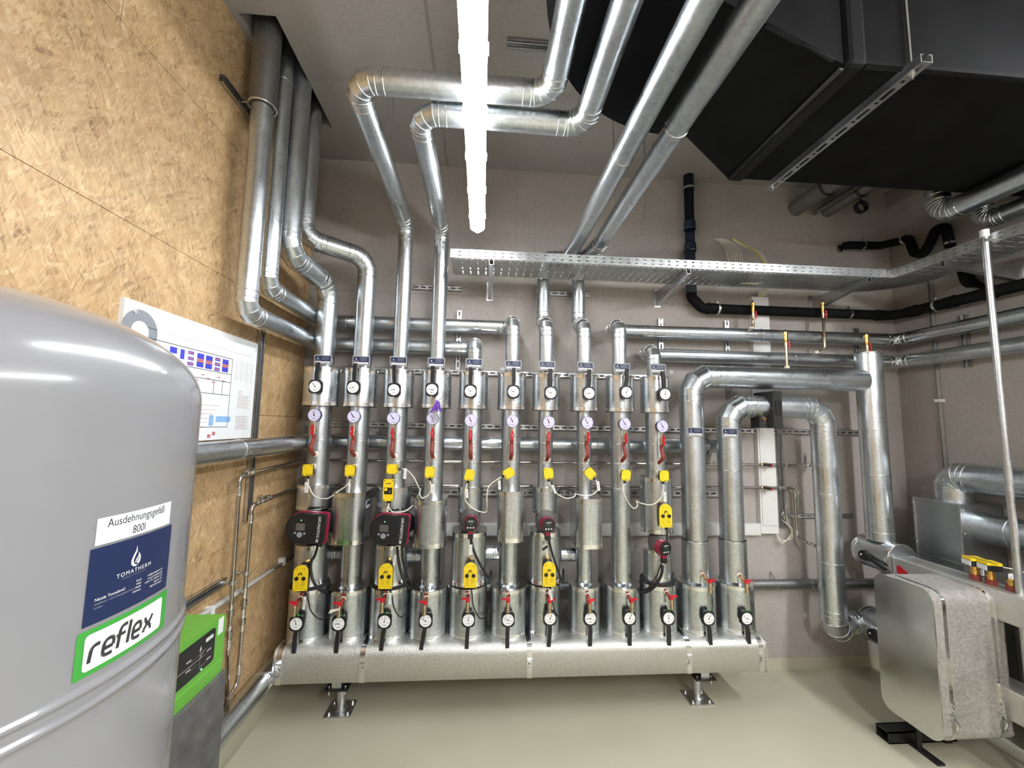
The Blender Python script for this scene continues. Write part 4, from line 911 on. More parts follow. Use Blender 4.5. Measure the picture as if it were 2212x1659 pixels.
m.prism([(-0.03, -0.012), (0.028, 0.006), (0.03, 0.014), (-0.02, 0.008)], MX(c, (1, 0, 0), (0, 0, 1)), 0, 0.002).build('paper_tag', label='crumpled pale paper tag on the drain cock of the second riser', cat='tag')

# black cables of pumps and actuators
BG = 'black cables on the risers'
cable([A(686, 1180, 2.32), A(680, 1200), A(672, 1215), A(672, 1240), A(684, 1268), A(703, 1280, 2.4), A(712, 1279, 2.5)], 0.0075, 'cable_black', 'thick black cable looping down from the first large pump', group=BG)
cable([A(658, 1275, 2.33), A(664, 1290), A(672, 1320), A(690, 1337), A(706, 1333, 2.42), A(712, 1318, 2.5)], 0.0035, 'cable_black', 'thin black cable looping under the first yellow valve actuator', group=BG)
cable([A(858, 1182, 2.32), A(860, 1205), A(866, 1235), A(876, 1262), A(890, 1272, 2.42), A(898, 1264, 2.5)], 0.0075, 'cable_black', 'thick black cable looping down from the second large pump', group=BG)
cable([A(868, 1180, 2.32), A(870, 1210, 2.36), A(878, 1240, 2.4), A(888, 1266, 2.5)], 0.0055, 'cable_black', 'second black cable beside the thick one under the second large pump', group=BG)
cable([A(841, 1272, 2.33), A(846, 1285), A(852, 1315), A(866, 1333), A(878, 1318, 2.42), A(882, 1288, 2.5)], 0.0035, 'cable_black', 'thin black cable looping under the second yellow valve actuator', group=BG)
cable([A(1017, 1166, 2.33), A(1020, 1180), A(1030, 1205), A(1048, 1238), A(1057, 1248, 2.4), A(1061, 1235, 2.5)], 0.007, 'cable_black', 'black cable slanting right from the first small round pump', group=BG)
cable([A(1018, 1268, 2.33), A(1020, 1285), A(1023, 1310), A(1036, 1335), A(1050, 1330, 2.42), A(1054, 1310, 2.5)], 0.0035, 'cable_black', 'thin black cable looping under the third yellow valve actuator', group=BG)
cable([A(1186, 1166, 2.33), A(1190, 1185), A(1197, 1208), A(1208, 1240), A(1216, 1256, 2.4), A(1217, 1230, 2.5)], 0.0065, 'cable_black', 'black cable slanting right from the second small round pump', group=BG)
cable([A(1189, 1268, 2.33), A(1191, 1290), A(1198, 1318), A(1206, 1332), A(1212, 1338, 2.42)], 0.0035, 'cable_black', 'thin black cable under the fourth yellow valve actuator', group=BG)
cable([A(1441, 1136, 2.33), A(1440, 1170), A(1432, 1205, 2.36), A(1420, 1240, 2.37), A(1404, 1265, 2.38), A(1388, 1282, 2.44)], 0.004, 'cable_black', 'thin black cable hanging from the fifth yellow valve actuator', group=BG)
cable([A(1431, 1222, 2.34), A(1429, 1240, 2.36), A(1418, 1262, 2.37), A(1400, 1277, 2.4), A(1380, 1278, 2.46), A(1363, 1255, 2.6)], 0.0085, 'cable_black', 'thick black cable looping left under the raspberry pump', group=BG)
cable([A(1205, 1068, 2.44), A(1210, 1058, 2.44), A(1222, 1055, 2.44), A(1240, 1062, 2.44), A(1255, 1075, 2.46)], 0.007, 'cable_black', 'black protective hose arched between the seventh and eighth risers', group=BG)

# purple keys hanging on a wire from the fourth thermometer
t = thing('key_bunch', 'bunch of purple tags and keys on a wire ring under the fourth upper thermometer', 'keys', at(943, 880, y=2.33))
c = at(944, 852, y=2.335); MB().use('steel').torus(c, (0, 1, 0.1), 0.034, 0.0012, 36, 5).build('wire_ring', parent=t)
for k, (px, py, a) in enumerate(((943, 872, 5), (948, 874, -14), (938, 880, 25), (944, 884, -4), (934, 886, 38), (950, 884, -22))):
    c = at(px, py, y=2.33 - 0.004 * (k % 3)); M = MX(c, (1, 0, 0), (0, 0, 1)) @ Matrix.Rotation(math.radians(-a), 4, 'Z')
    m = MB().use('violet'); m.prism(rrect(0.012, 0.030, 0.005, 3), M, -0.001, 0.001); m.torus(M @ Vector((0, 0.012, 0)), M.col[2].to_3d(), 0.007, 0.002, 14, 5); m.build('purple_tag', parent=t)
for px, a in ((937, 12), (941, -3), (946, -10)):
    c = at(px, 900, y=2.345); M = MX(c, (1, 0, 0), (0, 0, 1)) @ Matrix.Rotation(math.radians(-a), 4, 'Z')
    MB().use('band').prism(rrect(0.005, 0.05, 0.002, 2), M, -0.0008, 0.0008).build('key', parent=t)

# ================================================================= pipes and rails on the walls
t = thing('clad_rear_pipe', 'silver clad pipe running behind all risers at gauge height and along the chipboard wall', 'pipe', (0.2, 2.65, 1.47))
pipe_run(t, [(-1.045, 0.95, 1.465), (-1.045, 2.652, 1.47), (1.61, 2.652, 1.47)], 0.043, R=0.09, gores=3, beads=0.9)
m = MB().use('strut').cyl((1.475, 2.652, 1.47), (1.485, 2.652, 1.47), 0.055, 24).cyl((1.50, 2.652, 1.47), (1.51, 2.652, 1.47), 0.055, 24); m.build('flange', parent=t)
for xx in (-0.62, 0.75): MB().use('strut').torus((xx, 2.652, 1.47), (1, 0, 0), 0.0445, 0.003, 28, 6).build('clip', parent=t)
t = thing('clad_low_pipe', 'slim grey clad pipe low on the rear wall behind the foot jackets', 'pipe', (0.2, 2.68, 0.55))
pipe_run(t, [(-1.08, 2.69, 0.566), (2.95, 2.69, 0.566)], 0.030, beads=1.1, mat='zinc_dull')
for xx in (-0.60, 0.05, 0.70, 1.30, 1.98, 2.40): MB().use('strut').torus((xx, 2.69, 0.566), (1, 0, 0), 0.031, 0.003, 24, 6).cyl((xx, 2.70, 0.60), (xx, 2.74, 0.63), 0.004, 8).build('clip', parent=t)
t = thing('clad_floor_pipe', 'silver clad pipe along the foot of the chipboard wall', 'pipe', (-1.08, 2.2, 0.2))
pipe_run(t, [(-1.09, 0.4, 0.245), (-1.09, 2.69, 0.265)], 0.050, beads=0.0)
MB().use('bead').torus((-1.09, 2.30, 0.262), (0, 1, 0), 0.051, 0.003, 28, 5).torus((-1.09, 2.285, 0.262), (0, 1, 0), 0.051, 0.003, 28, 5).build('joint_bead', parent=t)
for k, (px, py, n) in enumerate(((897, 1200, 'third and fourth'), (1066, 1194, 'fifth and sixth'), (1226, 1197, 'seventh and eighth'), (723, 1195, 'first and second'))):
    c = at(px, py, y=2.56)
    t = thing('cross_pipe', 'short silver cross pipe between the %s risers below the pumps' % n, 'pipe', c, 'short cross pipes')
    hw = 0.045 if k < 3 else 0.05
    mt = 'zinc' if k < 3 else 'zinc_dull'
    MB().use(mt).cyl(c - Vector((hw, 0, 0)), c + Vector((hw, 0, 0)), 0.041, 26).build('sleeve', parent=t)
    b = MB().use('bead')
    for q in (0.0, 0.012): b.torus(c + Vector((q, 0, 0)), (1, 0, 0), 0.042, 0.0025, 26, 5)
    b.build('joint_bead', parent=t)

def strut(name_lab, p0, p1, w, d, face, holes=0.05, root=None, cat='mounting rail', group='slotted mounting rails'):
    """slotted steel channel from p0 to p1; face = direction the slots look to; w wide, d deep"""
    p0 = Vector(p0); p1 = Vector(p1); a = (p1 - p0).normalized(); f = Vector(face).normalized(); s = a.cross(f).normalized(); L = (p1 - p0).length
    m = MB().use('strut')
    def bar(s0, s1, f0, f1, l0=0, l1=L, mm=m):
        vs = [p0 + a * l + s * ss + f * ff for l in (l0, l1) for ff in (f0, f1) for ss in (s0, s1)]
        mm.add(vs, [(0, 1, 3, 2), (4, 6, 7, 5), (0, 4, 5, 1), (2, 3, 7, 6), (0, 2, 6, 4), (1, 5, 7, 3)])
    th = 0.002
    if holes:   # closed face with slots
        k = 0.0
        while k < L:
            e = min(L, k + holes)
            bar(-w / 2, w / 2, d - th, d, k, min(e, k + holes * 0.36))
            if k + holes * 0.36 < L:
                bar(-w / 2, -w * 0.15, d - th, d, k + holes * 0.36, e); bar(w * 0.15, w / 2, d - th, d, k + holes * 0.36, e)
            k += holes
    else:
        bar(-w / 2, -w * 0.26, d - th, d); bar(w * 0.26, w / 2, d - th, d); bar(-w * 0.28, -w * 0.24, d - 0.008, d); bar(w * 0.24, w * 0.28, d - 0.008, d)
        bar(-w / 2, w / 2, 0, th)
    bar(-w / 2, -w / 2 + th, 0, d); bar(w / 2 - th, w / 2, 0, d)
    return m.build('mounting_rail', label=name_lab, cat=cat, group=group)
YW = YB
strut('slotted rail across the rear wall behind the upper jackets', (-1.12, YW, 1.936), (1.24, YW, 1.936), 0.034, 0.018, (0, -1, 0))
strut('slotted rail across the rear wall behind the pressure gauges', (-1.13, YW, 1.578), (2.72, YW, 1.578), 0.036, 0.02, (0, -1, 0))
strut('slotted rail across the rear wall behind the box jackets', (-1.10, YW, 1.150), (1.80, YW, 1.150), 0.045, 0.02, (0, -1, 0))
strut('slotted rail across the rear wall right of the white trunking', (1.99, YW, 1.0), (2.60, YW, 1.0), 0.028, 0.012, (0, -1, 0))
strut('short slotted rail behind the third and fourth risers below the ceiling bends', (-0.50, YW, 2.51), (-0.16, YW, 2.51), 0.034, 0.018, (0, -1, 0))
strut('short slotted rail below the cable tray behind the seventh and eighth risers', (0.40, YW, 2.505), (0.735, YW, 2.505), 0.034, 0.018, (0, -1, 0))
for px, top, bot, n in ((993, 672, 800, 'left of the fifth riser'), (1425, 690, 790, 'behind the left ends of the right-hand wall pipes'), (1567, 694, 860, 'behind the bend of the thickest riser'), (1845, 710, 790, 'left of the capped pipe')):
    p = at(px, top, y=YW); q = at(px, bot, y=YW)
    strut('upright slotted rail on the rear wall ' + n, (p.x, YW, q.z), (p.x, YW, p.z), 0.036, 0.018, (0, -1, 0), 0.05, group='upright wall rails')
strut('upright rail on the rear wall just right of the white trunking', (at(1680, 1000, y=YW).x, YW, 0.92), (at(1680, 1000, y=YW).x, YW, 1.60), 0.038, 0.03, (0, -1, 0), 0, group='upright wall rails')
strut('long upright rail on the chipboard wall right of the wiring board', (XL, 2.165, 1.10), (XL, 2.165, 2.06), 0.040, 0.022, (1, 0, 0), 0, group='upright wall rails')
strut('short level rail on the chipboard wall above the green control box', (XL, 1.72, 0.865), (XL, 2.02, 0.865), 0.034, 0.022, (1, 0, 0), 0, group='slotted mounting rails')
strut('dark level rail high on the chipboard wall behind the thick ceiling pipe', (XL, 1.70, 3.055), (XL, 2.40, 3.055), 0.034, 0.022, (1, 0, 0), 0, group='slotted mounting rails')
strut('short dark rail across the ceiling right of the strip light', (0.075, 1.755, ZC - 0.0), (0.36, 1.755, ZC - 0.0), 0.04, 0.022, (0, 0, -1), 0, group='slotted mounting rails')
for z, y, n in ((2.165, 2.05, 'upper'),):
    for yy in (2.30,): strut('upright rail on the right wall behind the two clad pipes', (XR, yy, 2.0), (XR, yy, 2.33), 0.036, 0.03, (-1, 0, 0), 0, group='upright wall rails')
# wide sleeve and ring on the first ceiling pipe
t = thing('pipe_sleeve', 'thicker dark grey sleeve with pale ring around the leftmost pipe below the ceiling opening', 'pipe sleeve', (-1.045, 1.83, 3.0))
MB().use('zinc_dull').cyl((-1.045, 1.83, 3.04), (-1.045, 1.83, 3.9), 0.0575, 32).build('sleeve', parent=t)
MB().use('bead').torus((-1.045, 1.83, 3.035), (0, 0, 1), 0.057, 0.005, 32, 6).build('ring', parent=t)
m = MB().use('steel').cyl((-1.105, 1.83, 3.055), (XL + 0.02, 1.83, 3.055), 0.005, 8).build('stud', parent=t)

# thin steel water pipes
def press_pipe(pts, r, lab, fit=(), mat='steel', R=0.03):
    t = thing('steel_water_pipe', lab, 'pipe', pts[0], 'thin steel water pipes')
    P = round_path(pts, R, 6)
    MB().use(mat).tube(P, r, 12).build('tube', parent=t)
    for a in fit:
        a = Vector(a[:3]), Vector(a[3:])
        m = MB().use('band').lathe(a[0] - a[1].normalized() * 0.02, a[1], [(0, r), (0.001, r + 0.003), (0.006, r + 0.003), (0.008, r + 0.0015), (0.032, r + 0.0015), (0.034, r + 0.003), (0.039, r + 0.003), (0.040, r)], 14); m.build('press_fitting', parent=t)
    return t
X1 = (1, 0, 0); Z1 = (0, 0, 1); Y1 = (0, 1, 0)
zA, zB = 1.351, 1.197
pa = press_pipe([(-1.10, 2.03, 0.30), (-1.10, 2.0, 0.56), (-1.10, 1.985, zA - 0.01), (-1.10, 2.68, zA), (2.28, 2.68, zA - 0.002), (2.28, 2.68, zA + 0.10), (2.28, 2.60, zA + 0.12)], 0.0095, 'upper thin steel water pipe dropping down the chipboard wall and running behind the risers',
    [(-1.10, 2.06, zA - 0.008, *Y1), (-1.10, 1.987, 1.27, *Z1), (-0.40, 2.68, zA, *X1), (1.98, 2.68, zA, *X1), (-1.10, 1.997, 0.75, *Z1), (-1.10, 1.998, 0.66, *Z1), (-1.10, 1.999, 0.60, *Z1), (2.22, 2.68, zA, *X1)])
pb = press_pipe([(-1.10, 1.85, 0.315), (-1.10, 2.09, 0.372), (-1.10, 2.10, 0.42), (-1.10, 2.105, zB - 0.012), (-1.10, 2.68, zB), (2.135, 2.68, zB), (2.14, 2.68, 0.87), (2.14, 2.60, 0.86), (2.17, 2.545, 0.845)], 0.0095, 'lower thin steel water pipe dropping down the chipboard wall near the upright rail',
    [(-1.10, 2.17, zB - 0.01, *Y1), (-1.10, 2.105, 1.12, *Z1), (-1.10, 2.10, 0.78, *Z1), (-1.10, 2.10, 0.69, *Z1), (-1.10, 2.10, 0.63, *Z1), (-1.10, 2.10, 0.44, *Z1), (2.05, 2.68, zB, *X1), (2.138, 2.68, 1.15, *Z1), (2.14, 2.68, 0.90, *Z1)])
for (tt, yy, lab) in ((pa, 1.996, 'a'), (pb, 2.10, 'b')):
    for z in (0.735, 0.65): MB().use('steel').lathe((-1.10, yy, z - 0.014), (0, 0, 1), [(0, 0.012), (0.003, 0.0165), (0.025, 0.0165), (0.028, 0.012)], 6).build('union_nut', parent=tt)
for yy, z, x1 in ((1.99, 0.868, -1.10), (2.10, 0.872, -1.10), (2.25, zB, -1.10), (2.09, zA + 0.0, -1.10)):
    t = thing('pipe_clip', 'small zinc pipe clip on the chipboard wall at height %.2f metres holding a thin steel pipe' % z if False else {1.99: 'zinc clip holding the left thin steel pipe to the level wall rail', 2.10: 'zinc clip holding the right thin steel pipe near the level wall rail', 2.25: 'zinc clip on the level part of the lower thin steel pipe', 2.09: 'zinc clip on the level part of the upper thin steel pipe'}[yy], 'pipe clip', (x1, yy, z), 'pipe clips on the chipboard wall')
    MB().use('strut').cyl((x1 - 0.01, yy, z), (XL + 0.01, yy, z), 0.004, 8).cyl((XL + 0.018, yy, z), (XL + 0.03, yy, z), 0.011, 6).build('stud', parent=t)
    ax = (0, 0, 1) if z < 1 else (0, 1, 0)
    MB().use('strut').lathe(Vector((x1, yy, z)) - Vector(ax) * 0.009, ax, [(0, 0.0098), (0.0, 0.013), (0.018, 0.013), (0.018, 0.0098)], 16, caps=(False, False)).cyl((x1 + 0.013, yy, z), (x1 + 0.025, yy, z), 0.004, 6).build('ring', parent=t)
for z, n in ((zA, 'upper'), (zB, 'lower')):
    t = thing('stop_valve', 'black stop valve with red end on the %s thin steel pipe before the white trunking' % n, 'valve', (2.0, 2.68, z), 'black stop valves on the thin pipes')
    px = 1652; c = at(px, 1006 if z > 1.3 else 1053, y=2.68); xx = c.x
    MB().use('brass_dull').lathe((xx - 0.03, 2.68, z), (1, 0, 0), [(0, 0.011), (0.01, 0.014), (0.05, 0.014), (0.06, 0.011)], 12).build('valve_body', parent=t)
    MB().use('black').prism([(-0.03, -0.008), (0.03, -0.010), (0.03, 0.010), (-0.03, 0.008)], MX((xx, 2.655, z), (1, 0, -0.15), (0.15, 0, 1)), 0, 0.01).cyl((xx, 2.67, z), (xx, 2.655, z), 0.008, 10).build('lever', parent=t)
    MB().use('red').prism([(0.016, -0.007), (0.028, -0.007), (0.028, 0.007), (0.016, 0.007)], MX((xx, 2.655, z), (1, 0, -0.15), (0.15, 0, 1)), 0.01, 0.012).build('red_tip', parent=t)
for px, py in ((1738, 1008), (1697, 1008)):
    c = at(px, py, y=2.68)
    MB().use('strut').torus((c.x, 2.68, zA), (1, 0, 0), 0.013, 0.003, 16, 6).cyl((c.x, 2.69, zA), (c.x, 2.74, zA), 0.004, 8).cyl((c.x, 2.68, zA - 0.013), (c.x, 2.68, zA - 0.028), 0.004, 6).build('pipe_clip', label='zinc clip on the upper thin pipe right of the white trunking, ' + ('nearer the arch leg' if px > 1700 else 'at the rail'), cat='pipe clip')
MB().use('foam_white').lathe(at(1771, 1184, y=2.50), (-0.5, 1, 0), [(-0.02, 0.018), (0.0, 0.016), (0.01, 0.011)], 12).build('foam_collar', label='pale foam collar where the thin steel pipe meets the arch leg', cat='foam')

# white trunking: upright and level
zt0, zt1 = 0.888, 0.945
tx0, tx1 = 1.905, 2.03
t = thing('cable_trunking', 'white plastic trunking standing upright on the rear wall left of the slender rail', 'cable trunking', (tx0, YW, zt0))
MB().use('white').box((tx0, YW - 0.035, zt0), (tx1, YW, 2.535)).build('base', parent=t)
MB().use('white').box((tx0 + 0.012, YW - 0.040, zt0 + 0.055), (tx1 - 0.004, YW - 0.034, 2.53)).build('cover', parent=t)
t = thing('cable_trunking', 'white plastic trunking running level behind the pumps to the foot of the upright one', 'cable trunking', (0, YW, zt0))
MB().use('white').box((-1.13, YW - 0.035, zt0 - 0.012), (tx0 - 0.002, YW, zt1 + 0.008)).build('base', parent=t)
MB().use('white').box((-1.128, YW - 0.040, zt0 - 0.006), (tx0 - 0.006, YW - 0.034, zt1 + 0.002)).build('cover', parent=t)
for k in range(3):
    cable([(tx1 - 0.02, 2.72, zt0 + 0.02 + 0.01 * k), at(1688, 1166 + 4 * k, y=2.70), at(1712, 1160 - 8 * k, y=2.70), at(1700 - 6 * k, 1120, y=2.715), at(1692 + 5 * k, 1090, y=2.72)], 0.0028, 'cable_white', 'pale loose cable hanging right of the trunking corner, %s of three' % ['shortest', 'middle', 'longest'][k], group='loose cables at the trunking corner')
# plastic conduit on the chipboard wall and right wall
t = thing('plastic_conduit', 'grey white plastic conduit slanting along the chipboard wall behind the steel pipes', 'conduit', (-1.14, 2.2, 0.77))
MB().use('grey_pvc').tube([(-1.143, 2.70, 0.765), (-1.143, 2.2, 0.772), (-1.143, 1.80, 0.785)], 0.0125, 12).build('tube', parent=t)
for yy in (2.56, 1.92): MB().use('white').box((XL, yy - 0.012, 0.755), (XL + 0.032, yy + 0.012, 0.795)).build('clip', parent=t)
cable([(-1.143, 1.81, 0.785), (-1.13, 1.70, 0.76), (-1.10, 1.60, 0.735), (-1.06, 1.52, 0.72)], 0.004, 'cable_white', 'pale cable leaving the end of the slanting conduit towards the green box')
t = thing('plastic_conduit', 'pale grey conduit running up the right wall behind the clad pipes', 'conduit', (3.01, 2.47, 1.18))
MB().use('grey_pvc').tube([(3.013, 2.47, 1.18), (3.013, 2.47, 2.62)], 0.0125, 12).build('tube', parent=t)
for z in (1.22, 1.80, 2.45): MB().use('white').box((2.995, 2.452, z - 0.01), (XR, 2.488, z + 0.01)).build('clip', parent=t)
for k, (px, py, n) in enumerate(((1085, 798, 'right of the fifth riser'), (1450, 804, 'right of the tenth riser'), (1724, 1064, 'right of the white trunking'), (1739, 1329, 'low on the rear wall near the arch leg'))):
    c = at(px, py, y=YW)
    MB().use('plug').lathe((c.x, YW + 0.001, c.z), (0, -1, 0), [(0, 0.016), (0.003, 0.016), (0.0035, 0.013)], 20).build('wall_plug', label='round pale plug in the concrete ' + n, cat='wall plug', group='round wall plugs')

# air vents with red taps
def vent(base, top, lab, route=()):
    base = Vector(base); top = Vector(top)
    t = thing('air_vent', lab, 'air vent', base, 'brass air vents')
    if route:
        MB().use('brass_dull').tube(round_path([base] + [Vector(p) for p in route] + [top], 0.015, 5), 0.0085, 10).build('stub_pipe', parent=t)
    else: MB().use('brass_dull').cyl(base, top, 0.0085, 10).build('stub_pipe', parent=t)
    ball_valve(t, top + Vector((0, 0, 0.02)), (0, 0, 1), (1, -0.55, 0), 0.9)
    MB().use('brass').lathe(top + Vector((0, 0, 0.040)), (0, 0, 1), [(0, 0.010), (0.015, 0.012), (0.045, 0.012), (0.047, 0.016), (0.060, 0.016), (0.062, 0.012), (0.066, 0.012)], 18).build('brass_cup', parent=t)
    MB().use('black').cyl(top + Vector((0, 0, 0.106)), top + Vector((0, 0, 0.124)), 0.005, 8).build('cap', parent=t)
    MB().use('foam_white').lathe(base - Vector((0, 0, 0.004)), (0, 0, 1), [(0, 0.016), (0.014, 0.015), (0.02, 0.01)], 10).build('foam_collar', parent=t)
b0 = at(1622, 703, y=2.64); vent((b0.x, 2.64, 2.285), at(1627, 687, y=2.60), 'brass air vent with red tap in front of the white trunking', [(b0.x, 2.62, 2.30)])
tp = at(1778, 686, y=2.60); b0 = at(1764, 765, y=2.62); vent((b0.x, 2.62, 2.122), tp, 'brass air vent on a long pale stem, the highest on the right', [(tp.x, 2.60, 2.16)])
tp = at(1698, 752, y=2.49); vent((tp.x, 2.49, 1.99), tp, 'brass air vent standing on the thick horizontal pipe')
vent((2.545, 2.49, 2.105), (2.545, 2.49, 2.125), 'brass air vent on top of the capped thick pipe')

# black drain pipes
def drain(pts, r, lab, mat='rubber', clips=(), R=0.06, extra=None, socks=()):
    t = thing('drain_pipe', lab, 'drain pipe', pts[0], 'black drain pipes')
    MB().use(mat).tube(round_path(pts, R, 6), r, 20).build('pipe', parent=t)
    for (c, ax) in clips:
        m = MB().use('band'); c = Vector(c); ax = Vector(ax)
        m.lathe(c - ax * 0.008, ax, [(0, r), (0, r + 0.005), (0.016, r + 0.005), (0.016, r)], 24, caps=(False, False)); u = ax.cross(Vector((0, 0, 1)));
        up = Vector((0, 0, 1)) if abs(ax.z) < 0.5 else Vector((1, 0, 0))
        m.cbox(c + up * (r + 0.012), (0.014, 0.014, 0.016)); m.cyl(c + Vector((0, 0, r)), c + Vector((0, 0, r)) + Vector((0, 0, 0.001)), 0.004, 6)
        m.build('clamp', parent=t)
    for (c, ax) in socks:
        c = Vector(c); ax = Vector(ax).normalized()
        MB().use(mat).lathe(c - ax * 0.03, ax, [(0, r), (0.002, r + 0.005), (0.008, r + 0.0065), (0.014, r + 0.004), (0.06, r + 0.004), (0.062, r)], 24, caps=(False, False)).build('socket', parent=t)
    return t
xv = at(1490, 500, y=2.675).x
r_ = 0.036
t = drain([(xv, 2.675, 3.42), (xv, 2.675, 2.53)], r_, 'dark blue upright drain pipe from the ceiling down behind the cable tray', 'drain_blue', [((xv, 2.675, 3.30), Z1)], socks=[((xv, 2.675, 3.02), Z1), ((xv, 2.675, 2.86), Z1), ((xv, 2.675, 2.66), Z1)])
xe = at(1530, 660, y=2.675)
xq1 = at(1549, 660, y=2.675).x; xq2 = at(1832, 676, y=2.675).x; xq3 = at(1900, 678, y=2.675).x
drain([(xv, 2.675, 2.54), (xv, 2.675, 2.50), (xv + 0.075, 2.675, 2.425), (2.92, 2.675, 2.425), (2.965, 2.60, 2.425), (2.965, 1.2, 2.40)], 0.034, 'black drain pipe along the rear and right wall above the clad pipes', 'rubber',
      [((xq1, 2.675, 2.425), X1), ((xq2, 2.675, 2.425), X1), ((2.965, 2.40, 2.421), Y1)], socks=[((xv + 0.14, 2.675, 2.425), X1), ((xq3, 2.675, 2.425), X1), ((2.965, 2.55, 2.424), Y1), ((2.965, 2.32, 2.42), Y1), ((2.965, 2.12, 2.416), Y1)], R=0.05)
drain([(2.965, 2.10, 2.42), (2.965, 2.22, 2.52), (2.965, 2.24, 2.64)], 0.034, 'short black drain branch rising at an angle from the pipe on the right wall', 'rubber', R=0.05)
drain([(2.62, 2.72, 2.935), (2.64, 2.685, 2.945), (2.90, 2.685, 2.955), (2.97, 2.60, 2.955), (2.97, 2.545, 2.95), (2.97, 2.515, 2.83), (2.97, 2.46, 2.79), (2.97, 2.41, 2.86), (2.97, 2.37, 2.93), (2.97, 2.315, 2.92), (2.97, 2.30, 2.78)], 0.028, 'snaking black drain pipe with a trap bend high in the right corner', 'rubber',
      [((2.76, 2.685, 2.95), X1), ((2.97, 2.575, 2.954), Y1), ((2.97, 2.302, 2.80), Z1)], R=0.03)

# ================================================================= cable tray
def perf(m, o, u, v, W, H, px, py, hx, hy, margin=0.02):
    """sheet with rectangular slots: pitch px,py, slot hx,hy"""
    o, u, v = Vector(o), Vector(u), Vector(v)
    xs = [0, margin]; k = margin
    while k + px < W - margin: xs += [k + (px - hx) / 2, k + (px + hx) / 2]; k += px
    xs.append(W)
    ys = [0]; k = (H - int(H / py) * py) / 2
    while k + py <= H + 1e-6: ys += [k + (py - hy) / 2, k + (py + hy) / 2]; k += py
    ys.append(H)
    xs = [xs[0]] + xs[2:]
    V = [[o + u * a + v * b for b in ys] for a in xs]; n = len(ys); vs = [p for r in V for p in r]; fs = []
    for i in range(len(xs) - 1):
        for j in range(n - 1):
            if i % 2 == 1 and j % 2 == 1: continue
            fs.append((i * n + j, (i + 1) * n + j, (i + 1) * n + j + 1, i * n + j + 1))
    m.add(vs, fs)
def solid(o, th=0.0015):
    md = o.modifiers.new('solid', 'SOLIDIFY'); md.thickness = th; md.offset = 0; return o
ty0, ty1, tz, tf = 2.29, 2.565, 2.550, 0.052
def tray(lab, o, u, v, W, H):
    t = thing('cable_tray', lab, 'cable tray', o, 'perforated cable trays')
    o, u, v = Vector(o), Vector(u), Vector(v); z = Vector((0, 0, 1))
    m = MB().use('tray'); perf(m, o, u, v, W, H, 0.048, 0.085, 0.008, 0.055, 0.04);     k = 0.05
    while k < W - 0.05:
        for j in range(3):
            c = o + u * k + v * (0.025 + 0.0425 + (H - 0.05 - 0.085) / 2 * j)
            for s in (-1, 1): m.cbox(c + u * s * 0.009 - z * 0.001, (0.0025, 0.05, 0.004) if abs(u.x) > 0.5 else (0.05, 0.0025, 0.004))
        k += 0.048
    k = 0.03
    while k < W - 0.04:   # rim corrugation
        for b in (0.012, H - 0.012): m.cbox(o + u * k + v * b - z * 0.0015, (0.022, 0.005, 0.004) if abs(u.x) > 0.5 else (0.005, 0.022, 0.004))
        k += 0.032
    solid(m.build('slotted_floor', parent=t), 0.0012)
    for b in (0, H):
        m = MB().use('tray'); perf(m, o + v * b, u, z, W, tf, 0.05, 0.023, 0.018, 0.006, 0.03); solid(m.build('side_rail', parent=t))
    return t
tray('perforated cable tray on brackets along the rear wall above the risers', (-0.205, ty0, tz), (1, 0, 0), (0, 1, 0), 2.72, ty1 - ty0)
tray('perforated cable tray turning forward along the right wall', (2.55, 2.262, tz), (0, -1, 0), (1, 0, 0), 2.6, 0.27)
t = thing('tray_corner', 'smooth corner piece joining the two perforated cable trays', 'cable tray corner', (2.6, 2.4, tz))
m = MB().use('tray'); pc = [(2.515, 2.29), (2.55, 2.262), (2.82, 2.262), (2.80, 2.36), (2.73, 2.46), (2.63, 2.535), (2.515, 2.565)]
m.add([(a, b, tz - 0.002) for a, b in pc], [tuple(range(len(pc)))]); solid(m.build('plate', parent=t))
m = MB().use('band'); m.box((2.50, ty0 - 0.004, tz + 0.002), (2.525, ty0 + 0.001, tz + tf)); m.add([(2.525, 2.286, tz), (2.552, 2.258, tz), (2.552, 2.258, tz + tf), (2.525, 2.286, tz + tf)], [(0, 1, 2, 3)]); solid(m.build('bright_joint_plate', parent=t))
def bracket(lab, base, out, L, h0=0.10, h1=0.03, z=2.545):
    base = Vector(base); out = Vector(out); s = out.cross(Vector((0, 0, 1)))
    t = thing('tray_bracket', lab, 'bracket', base, 'brackets under the cable trays')
    m = MB().use('strut')
    for k in (-1, 1):
        o_ = base + s * (0.013 * k)
        vs = [o_ + Vector((0, 0, -h0)), o_ + out * L + Vector((0, 0, -h1)), o_ + out * L, o_]
        m.add(vs + [p + s * (0.002 * -k) for p in vs], [(0, 1, 2, 3), (7, 6, 5, 4), (0, 4, 5, 1), (2, 6, 7, 3), (1, 5, 6, 2)])
    vs = [base + s * 0.014 + Vector((0, 0, -h0)), base + s * -0.014 + Vector((0, 0, -h0)), base + out * L + s * -0.014 + Vector((0, 0, -h1)), base + out * L + s * 0.014 + Vector((0, 0, -h1))]
    m.add(vs + [p + Vector((0, 0, 0.002)) for p in vs], [(0, 1, 2, 3), (7, 6, 5, 4), (0, 4, 5, 1), (1, 5, 6, 2), (2, 6, 7, 3)])
    m.build('arm', parent=t)
    c = base + out * 0.003 + Vector((0, 0, -h0 / 2 + 0.005)); m = MB().use('strut'); m.cbox(c, (0.045, 0.005, h0 + 0.03) if abs(out.y) > 0.5 else (0.005, 0.045, h0 + 0.03)); m.build('wall_plate', parent=t)
